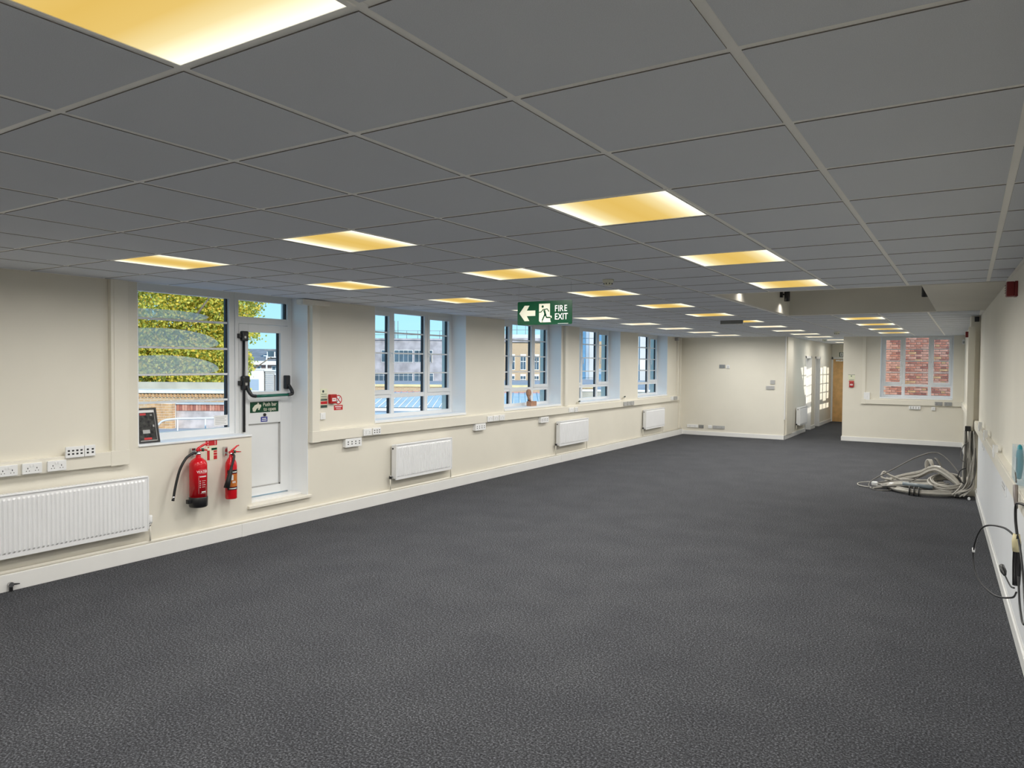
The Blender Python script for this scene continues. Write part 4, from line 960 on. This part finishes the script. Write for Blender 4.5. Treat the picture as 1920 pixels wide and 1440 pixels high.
# ------------------------------------------------------------------ outside, window side
CR = Vector((math.cos(YAW), math.sin(YAW), 0)); CF = Vector((-math.sin(YAW), math.cos(YAW), 0))
def out(a, d, z=0.0): v = CR*a+CF*d; return (v.x, v.y, z)     # metres across / away along the view
def oth(name, lab, cat, a, d, z=0.0, rz=0.0, group=None): return thing(name, lab, cat, out(a, d, z), YAW+rz, group)
M_roofing = mat('pale_roofing_felt', (.40, .42, .46), .8, noise=(.7, .25), bump=(14, .2, .01))
M_stone = mat('pale_stone_coping', (.48, .46, .40), .85, noise=(1.4, .25))
M_conc = mat('weathered_white_concrete', (.47, .45, .49), .85, noise=(.9, .42))
M_tan = brick_mat('tan_brickwork', (.55, .38, .22), (.46, .31, .18), (.55, .50, .42))
M_redb = brick_mat('red_brickwork', (.42, .20, .16), (.34, .16, .13), (.60, .54, .48))
M_slate = mat('grey_slate_roof', (.25, .26, .28), .7, noise=(1.5, .3))
M_glassout = mat('dark_blue_window_glass', (.10, .16, .22), .15, noise=(.6, .5))
M_blueglass = mat('sky_blue_glass_panel', (.16, .36, .62), .15, noise=(.3, .3))
M_palepanel = mat('pale_cladding_panel', (.66, .68, .72), .4, noise=(.25, .15))
M_paleblue = mat('pale_blue_cladding', (.42, .54, .70), .35, noise=(.25, .2))
M_wtrim = mat('outside_white_trim', (.80, .80, .80), .5, noise=(2, .05))
M_brT = mat('tan_brick', (.60, .36, .18), .9, noise=(9, .35)); M_brO = mat('orange_tan_brick', (.66, .42, .22), .9, noise=(9, .3))
M_brR = mat('red_brick', (.54, .22, .16), .9, noise=(9, .35)); M_brD = mat('dark_red_brick', (.36, .14, .115), .9, noise=(9, .35)); M_brY = mat('reflection_yellow_brick', (.60, .36, .20), .9, noise=(9, .35)); M_brP = mat('pink_red_brick', (.62, .32, .25), .9, noise=(9, .3))  # the yellow brick colour carries a painted reflection
M_mort = mat('pale_mortar', (.84, .80, .75), .95, noise=(12, .15))
bm = B(); box(bm, -70, LX-WT-.02, -20, 90, -.5, -.2); struct('floor_outside_roof', bm, M_roofing, 'pale flat roof outside the window wall', 'roof')
bm = B(); box(bm, -400, 400, -200, 500, -8.2, -8.0); struct('ground', bm, mat('distant_ground', (.30, .31, .28), .9, noise=(.1, .3)), 'distant ground far below the windows', 'ground')

# tan brick pier, rendered wall with brick-on-edge course, parapet with dentils
t = oth('brick_pier', 'tan brick pier outside the fixed window', 'pier', -10.7, 22.0, -.2)
bxo('core', (-.375, .375, 0, .40, 0, .78), M_mort, t)
for r in range(10):
    off = .0 if r % 2 else -.1125
    for k in range(5):
        a = max(-.378, -.378+off+k*.225); b = min(.378, -.378+off+k*.225+.215)
        if b-a > .03: bxo('brick', (a, b, -.008, .20, .012+r*.076, .012+r*.076+.065), M_brT if (r*3+k) % 3 else M_brO, t)
t = oth('rendered_wall', 'stained lilac rendered wall topped by red brick on edge', 'wall', -10.3, 22.25, -.2); tag(t, kind='thing')
bxo('render', (.0, 4.6, 0, .3, 0, .53), mat('stained_render', (.60, .55, .56), .9, noise=(3.2, .35)), t)
bxo('capping', (0, 4.6, -.05, .35, .735, .78), mat('lead_capping', (.50, .55, .58), .6, noise=(3, .2)), t)
for k in range(54):
    x = .01+k*.084; bxo('brick', (x, x+.072, -.012, .29, .54, .735), (M_brR, M_brP, M_brD, M_brR, M_brP)[(k*7) % 5], t)
t = oth('parapet_wall', 'long pale stone parapet with a dentil brick course below the tree', 'parapet', -20, 24.5, -.2)
bxo('brickwork', (0, 10.65, .05, .4, 0, .98), M_tan, t); bxo('upper_band', (0, 10.65, 1.0, 1.35, .9, 1.32), M_stone, t); bxo('coping', (0, 10.65, -.05, 1.0, .98, 1.08), mat('white_coping', (.78, .76, .70), .8, noise=(2, .12)), t)
for k in range(55): bxo('brick', (4.6+k*.12, 4.66+k*.12, -.0, .06, .84, .95), M_brO if k % 2 else M_brT, t)
t = oth('roof_handrail', 'white curved roof handrail low outside the fixed window', 'handrail', -5.0, 13.0, 0)
P2 = spline([(-1.35, 0, .70), (-1.25, 0, .78), (-1.0, 0, .815), (-.4, 0, .83), (.4, 0, .85)], 6)
obj('rail', tube(B(), P2, .018, 8), M_wtrim, t); 
for x in (-1.0, -.5, .0): obj('post', tube(B(), [(x, 0, -.2), (x, 0, .82)], .012, 6), M_wtrim, t)
# rooftop plant outside the fire door
for a0, w, hgt, m, lab in ((-14.75, 1.05, 1.62, M_wtrim, 'white rooftop plant cabin behind the fire door glass, leftmost'), (-13.62, .50, 1.55, M_greypl, 'grey louvred rooftop unit between two white cabins'), (-13.05, .85, 1.35, M_palepanel, 'pale rooftop cabin with small window, rightmost behind the door')):
    t = oth('rooftop_cabin', lab, 'rooftop unit', a0+w/2, 40, -.2)
    bxo('body', (-w/2, w/2, 0, 1.2, 0, hgt), m, t, .01); bxo('roof_lid', (-w/2-.04, w/2+.04, -.04, 1.24, hgt, hgt+.07), M_wtrim, t)
    if m is M_greypl:
        for k in range(12): bxo('louvre', (-w/2+.04, w/2-.04, -.03, 0, .1+k*.11, .15+k*.11), M_palepanel, t)
    else: bxo('hatch', (-w*.25, w*.25, -.02, 0, .5, 1.1), M_paleblue, t)
t = oth('lamp_post', 'thin white lamp post beyond the fire door glass', 'lamp post', -20.3, 60, -8)
obj('pole', tube(B(), [(0, 0, 0), (0, 0, 10.4)], [.10, .06], 8), M_wtrim, t); bxo('lamp_head', (-.25, .1, -.1, .1, 10.34, 10.42), M_wtrim, t, .03); obj('bracket_arm', tube(B(), [(0, 0, 8.5), (0, 0, 8.8)], .13, 8), M_wtrim, t)
# dormer house
t = oth('dormer_house', 'brick house with slate roof, white dormer and chimney behind the tree', 'house', -23.5, 70, -8)
bxo('wall', (-7, 5, 0, 8, 0, 9.6), M_redb, t)
bm = B(); v = [bm.verts.new(p) for p in ((-7.3, -.5, 9.95), (5.3, -.5, 9.95), (5.3, 4, 11.2), (-7.3, 4, 11.2), (-7.3, 8.5, 9.95), (5.3, 8.5, 9.95))]
bm.faces.new((v[0], v[1], v[2], v[3])); bm.faces.new((v[3], v[2], v[5], v[4])); bm.faces.new((v[0], v[3], v[4])); bm.faces.new((v[1], v[5], v[2])); bm.faces.new((v[0], v[4], v[5], v[1])); obj('roof', bm, M_slate, t)
bxo('fascia', (-7.3, 5.3, -.55, -.4, 9.6, 9.97), M_wtrim, t)
dm = bxo('dormer', (-.25, 2.8, .3, 3.0, 10.3, 10.98), M_wtrim, t); 
for k in range(4): bxo('pane', (-.15+k*.74, .45+k*.74, .27, .30, 10.4, 10.88), M_glassout, dm)
bxo('dormer_roof', (-.4, 2.95, .1, 3.2, 10.98, 11.1), M_slate, dm)
for x in (-1.2, .6, 2.4):
    wv = bxo('window', (x-.3, x+.5, -.04, .0, 8.6, 9.5), M_wtrim, t); bxo('pane', (x-.22, x+.07, -.06, -.04, 8.68, 9.42), M_glassout, wv); bxo('pane', (x+.13, x+.42, -.06, -.04, 8.68, 9.42), M_glassout, wv)
ch = bxo('chimney', (.5, 1.2, 3.5, 4.3, 10.9, 11.72), M_redb, t); obj('chimney_pot', tube(B(), [(.95, 3.9, 11.72), (.95, 3.9, 11.95)], .1, 8), M_slate, ch)

# pale concrete office building (first plain window)
t = oth('office_building', 'weathered white concrete building with two rows of ribbon windows', 'building', -11.5, 85, -8)
bxo('wall', (-9, 6.5, 0, 14, 0, 12.55), M_conc, t); bxo('roof_edge', (-9.1, 6.6, -.15, 14.1, 12.55, 12.75), M_conc, t)
def ribbon(par, x0, x1, z0, z1, n, trans=True):
    wv = bxo('window', (x0, x1, -.06, .02, z0, z1), M_wtrim, par); g = .05
    for k in range(n):
        a = x0+g+k*(x1-x0-g)/n; b = a+(x1-x0-g)/n-g
        bxo('pane', (a, b, -.09, -.05, z0+.06, z0+(z1-z0)*.72), M_glassout, wv); bxo('pane', (a, b, -.09, -.05, z0+(z1-z0)*.76, z1-.06), M_glassout, wv)
for x0, x1, n in ((-3.8, -2.45, 3), (-2.3, -.12, 4), (.05, 2.2, 4)): ribbon(t, x0, x1, 9.95, 11.4, n)
for x0, x1, n in ((-6.9, -4.8, 4), (-4.65, -2.45, 4), (-2.3, -.12, 4), (.05, 2.3, 4)): ribbon(t, x0, x1, 7.6, 8.7, n)
bm = B()
for k in range(12): tube(bm, [(-8.8+k*1.3, 1, 12.7), (-8.8+k*1.3, 1, 13.7)], .03, 5)
for z in (13.2, 13.7): tube(bm, [(-8.8, 1, z), (5.6, 1, z)], .025, 5)
for x in (-3.2, -2.6, -2.2): tube(bm, [(x, 2, 12.7), (x, 2, 14.9)], .04, 5)
obj('roof_railing', bm, M_slate, t)
t = oth('low_wall', 'sunlit yellow-topped low roof wall in front of the concrete building', 'parapet', -9, 44, -.2)
bxo('brickwork', (-8, 14, 0, .4, 0, .62), M_tan, t); bxo('coping', (-8, 14, -.06, .46, .62, .76), mat('ochre_coping', (.78, .66, .38), .8, noise=(2, .15)), t)
# ribbed rooflight between
t = oth('rooflight', 'long ribbed glass rooflight lying on the flat roof', 'rooflight', -3.5, 31, -.2)
bxo('kerb', (-6.2, 6.6, 0, 5.0, 0, .12), M_wtrim, t)
bm = B(); v = [bm.verts.new(p) for p in ((-6.1, .1, .14), (6.5, .1, .14), (6.5, 4.8, .62), (-6.1, 4.8, .62))]; bm.faces.new(v); obj('glass_slope', bm, mat('milky_blue_glass', (.56, .60, .66), .2, noise=(.8, .2)), t)
for k in range(44): obj('glazing_rib', tube(B(), [(-6.0+k*.29, .1, .16), (-6.0+k*.29, 4.8, .64)], .02, 4), M_wtrim, t)
bxo('back_upstand', (-6.2, 6.6, 4.8, 5.0, .1, .66), mat('terracotta_upstand', (.62, .32, .26), .9, noise=(3, .2)), t)
t = oth('roof_walkway', 'pale raised walkway strip on the flat roof below the windows', 'walkway', -2.5, 25.5, -.2)
bxo('deck', (-6, 7, 0, 2.6, 0, .1), M_wtrim, t)
for k in range(8): bxo('slab', (-5.95+k*1.62, -4.37+k*1.62, .05, 2.55, .1, .13), M_palepanel, t)

# tan brick building (second plain window)
t = oth('brick_building', 'tan brick building with grey roof storey seen through the second window', 'building', 1.70, 92, -6.54); t.scale = (.852, .852, .852)
bxo('wall', (-6, 6.2, 0, 12, -2, 13.1), M_tan, t); bxo('cornice', (-6.2, 6.4, -.3, 12, 13.1, 13.7), M_conc, t); bxo('roof_storey', (-5.5, 5.8, 1.5, 11, 13.7, 14.3), M_palepanel, t)
for x in (-2.0, -.35, 1.6, 3.4):
    for z0, z1 in ((8.95, 11.3), (6.6, 8.35)):
        wv = bxo('window', (x-.42, x+.42, -.05, .02, z0, z1), M_wtrim, t)
        zm = z0+(z1-z0)*.55
        for a, b in ((-.36, -.04), (.04, .36)): bxo('pane', (x+a, x+b, -.08, -.04, z0+.12, zm-.06), M_glassout, wv); bxo('pane', (x+a, x+b, -.08, -.04, zm+.06, z1-.3), M_glassout, wv)
bm = B()
for k in range(9): tube(bm, [(-5.2+k*1.3, 1.8, 14.2), (-5.2+k*1.3, 1.8, 15.9)], .035, 5)
for z in (15.0, 15.9): tube(bm, [(-5.2, 1.8, z), (5.2, 1.8, z)], .03, 5)
obj('roof_railing', bm, M_slate, t)
# clad tower (third and last windows)
t = oth('clad_building', 'tall pale blue and white clad building seen through the third window', 'building', 13.92, 115, -10.07); t.scale = (1.21, 1.21, 1.21)
bxo('core', (-3.2, 12.5, .2, 10, 0, 19.5), M_palepanel, t)
for k, (x0, x1, m) in enumerate(((-3.2, -2.3, M_paleblue), (-2.3, -1.9, M_blueglass), (-1.9, -1.45, M_paleblue), (-1.45, -.45, M_palepanel))):
    for z in range(7): bxo('panel', (x0+.02, x1-.02, 0, .2, .3+z*2.6, 2.85+z*2.6), m, t)
for z0, z1, m in ((5.9, 8.6, M_blueglass), (8.6, 9.3, M_paleblue), (9.3, 12.9, M_tan), (12.9, 14.9, M_blueglass)): bxo('panel', (-.4, 1.25, -.05, .2, z0, z1), m, t)
for x0 in (5.2, 6.5, 7.8):
    for z in range(9): bxo('panel', (x0+.03, x0+1.25, 0, .2, 3.2+z*1.5, 4.65+z*1.5), M_palepanel if (z+int(x0)) % 3 else M_wtrim, t)
t = oth('brick_tower', 'reddish brick stair tower seen through the last window', 'building', 22.85, 114.6, -10.95); t.scale = (1.3, 1.3, 1.3)
bxo('wall', (-.9, 1.6, 0, 5, 0, 17), M_redb, t)
for z in range(16): bxo('stone_band', (-.9, 1.6, -.03, 0, 5.5+z*.55, 5.66+z*.55), M_conc, t)
t = oth('roof_wall', 'pale low parapet with rounded stones outside the third window', 'parapet', 7.0, 40, -.2)
bxo('brickwork', (-3.5, 6, 0, .3, 0, .55), M_stone, t); bxo('coping', (-3.5, 6, -.05, .35, .55, .66), M_wtrim, t)

# yellow-green autumn tree
def leaf_mat():
    m = bpy.data.materials.new('autumn_leaves'); m.use_nodes = True; nt = m.node_tree; b = nt.nodes['Principled BSDF']
    gi = nt.nodes.new('ShaderNodeNewGeometry'); r = nt.nodes.new('ShaderNodeValToRGB'); e = r.color_ramp.elements
    e[0].color = (.26, .36, .08, 1); e[1].color = (.90, .60, .08, 1); e[1].position = 1.0
    for p, c in ((.25, (.46, .52, .10)), (.5, (.72, .68, .13)), (.75, (.88, .76, .14))): k = e.new(p); k.color = (*c, 1)
    nt.links.new(gi.outputs['Random Per Island'], r.inputs[0]); nt.links.new(r.outputs[0], b.inputs['Base Color']); b.inputs['Roughness'].default_value = .6
    tl = nt.nodes.new('ShaderNodeBsdfTranslucent'); nt.links.new(r.outputs[0], tl.inputs[0]); mx = nt.nodes.new('ShaderNodeMixShader'); mx.inputs[0].default_value = .45
    nt.links.new(b.outputs[0], mx.inputs[1]); nt.links.new(tl.outputs[0], mx.inputs[2]); nt.links.new(mx.outputs[0], nt.nodes['Material Output'].inputs[0]); return m
M_leaf = leaf_mat(); M_bark = mat('grey_brown_bark', (.20, .16, .12), .9, noise=(6, .4), bump=(20, .5, .01))
def tree(lab, a, d, z, crown, n, rnd):
    t = oth('autumn_tree', lab, 'tree', a, d, z, group='autumn trees')
    bm = B(); tube(bm, spline([(0, 0, 0), (.1, 0, 4), (-.1, .1, 8), (.1, 0, 11)], 4), [.35]*4+[.28]*4+[.2]*4+[.12], 10); tips = []
    for k in range(22):
        z0 = 5.5+k*.25; an = k*2.4; L = 2.2+2.4*rnd.random()
        p1 = (math.cos(an)*L*.5, math.sin(an)*L*.4, z0+1.0); p2 = (math.cos(an)*L, math.sin(an)*L*.7, z0+1.6+rnd.random()); tube(bm, [(0, 0, z0), p1, p2], [.09, .06, .02], 6)
    obj('trunk', bm, M_bark, t)
    verts, faces = [], []
    def leaf(c):
        s = rnd.uniform(.045, .085); u = Vector((rnd.gauss(0, 1), rnd.gauss(0, 1), rnd.gauss(0, 1))).normalized(); w = u.cross(Vector((rnd.gauss(0, 1), rnd.gauss(0, 1), rnd.gauss(0, 1)))).normalized()
        b0 = len(verts); verts.extend([c-u*s, c-w*s*.7, c+u*s, c+w*s*.7]); faces.append((b0, b0+1, b0+2, b0+3))
    for (cx, cy_, cz, rx, ry, rz_, nn) in crown:
        for q in range(int(nn/14)):
            while True:
                v = Vector((rnd.uniform(-1, 1), rnd.uniform(-1, 1), rnd.uniform(-1, 1)))
                if .25 < v.length < 1: break
            c = Vector((cx+v.x*rx, cy_+v.y*ry, cz+v.z*rz_))
            for g in range(14): leaf(c+Vector((rnd.gauss(0, .16), rnd.gauss(0, .16), rnd.gauss(0, .16))))
    me = bpy.data.meshes.new('foliage'); me.from_pydata([tuple(v) for v in verts], [], faces); me.materials.append(M_leaf)
    o = bpy.data.objects.new('foliage', me); COL.objects.link(o); o.parent = t; o['kind'] = 'stuff'
    return t
rt = random.Random(11)
tree('big yellow-green autumn tree filling the fixed window', -14.6, 30, -8, [(-.5, 0, 12.2, 4.2, 2.2, 3.2, 42000), (.3, -.3, 9.6, 3.6, 1.8, 1.4, 20000), (2.6, .2, 12.4, 1.7, 1.3, 1.3, 5200), (3.1, 0, 11.2, 1.1, .9, .45, 1300), (2.9, 0, 9.9, .9, .8, .5, 1400)], 0, rt)

# ------------------------------------------------------------------ outside, brick wall behind the end window
BWY = 26.0
t = thing('brick_wall', 'red brick wall in Flemish bond outside the end window', 'brick wall', (0, BWY, 0))
bxo('backing', (CXR+.31, 6, .02, .4, -4, 6), M_mort, t)
bms = [M_brR, M_brP, M_brD, M_brP, M_brR, M_brY, M_brP]
hd = B(); box(hd, 0, .103, 0, .05, 0, .064); st = B(); box(st, 0, .215, 0, .05, 0, .064)
lib = {}
for mi, m in enumerate((M_brR, M_brP, M_brD, M_brY)):
    for nm, w in (('h', .103), ('s', .215)):
        bm = B(); box(bm, 0, w, 0, .05, 0, .061); me = bpy.data.meshes.new('brick'); bm.to_mesh(me); bm.free(); me.materials.append(m); lib[(nm, mi)] = me
hd.free(); st.free()
rb = random.Random(5); more = B()
for r in range(40):
    z = .35+r*.0755; x = -2.28+(0 if r % 2 else -.169); k = 0
    while x < 1.6:
        w = .215 if k % 2 == 0 else .103
        vis = 8 <= r < 32 and -2.05 < x+w/2 < -.12
        if x > CXR+.32:
            if vis:
                mi = rb.choices((0, 1, 2, 3), (4, 4, 2, 2 if x > -1.1 else .3))[0]  # yellow bricks gather on the right, painting a yellowish reflection zone
                o = inst('brick', lib[('s' if w > .2 else 'h', mi)], t, (x, -.012+rb.uniform(-.004, .004), z))
            else: box(more, x, x+w, -.01, .04, z, z+.064)
        x += w+.0105; k += 1
o = obj('brick_remainder', more, M_brP, t); o['kind'] = 'stuff'
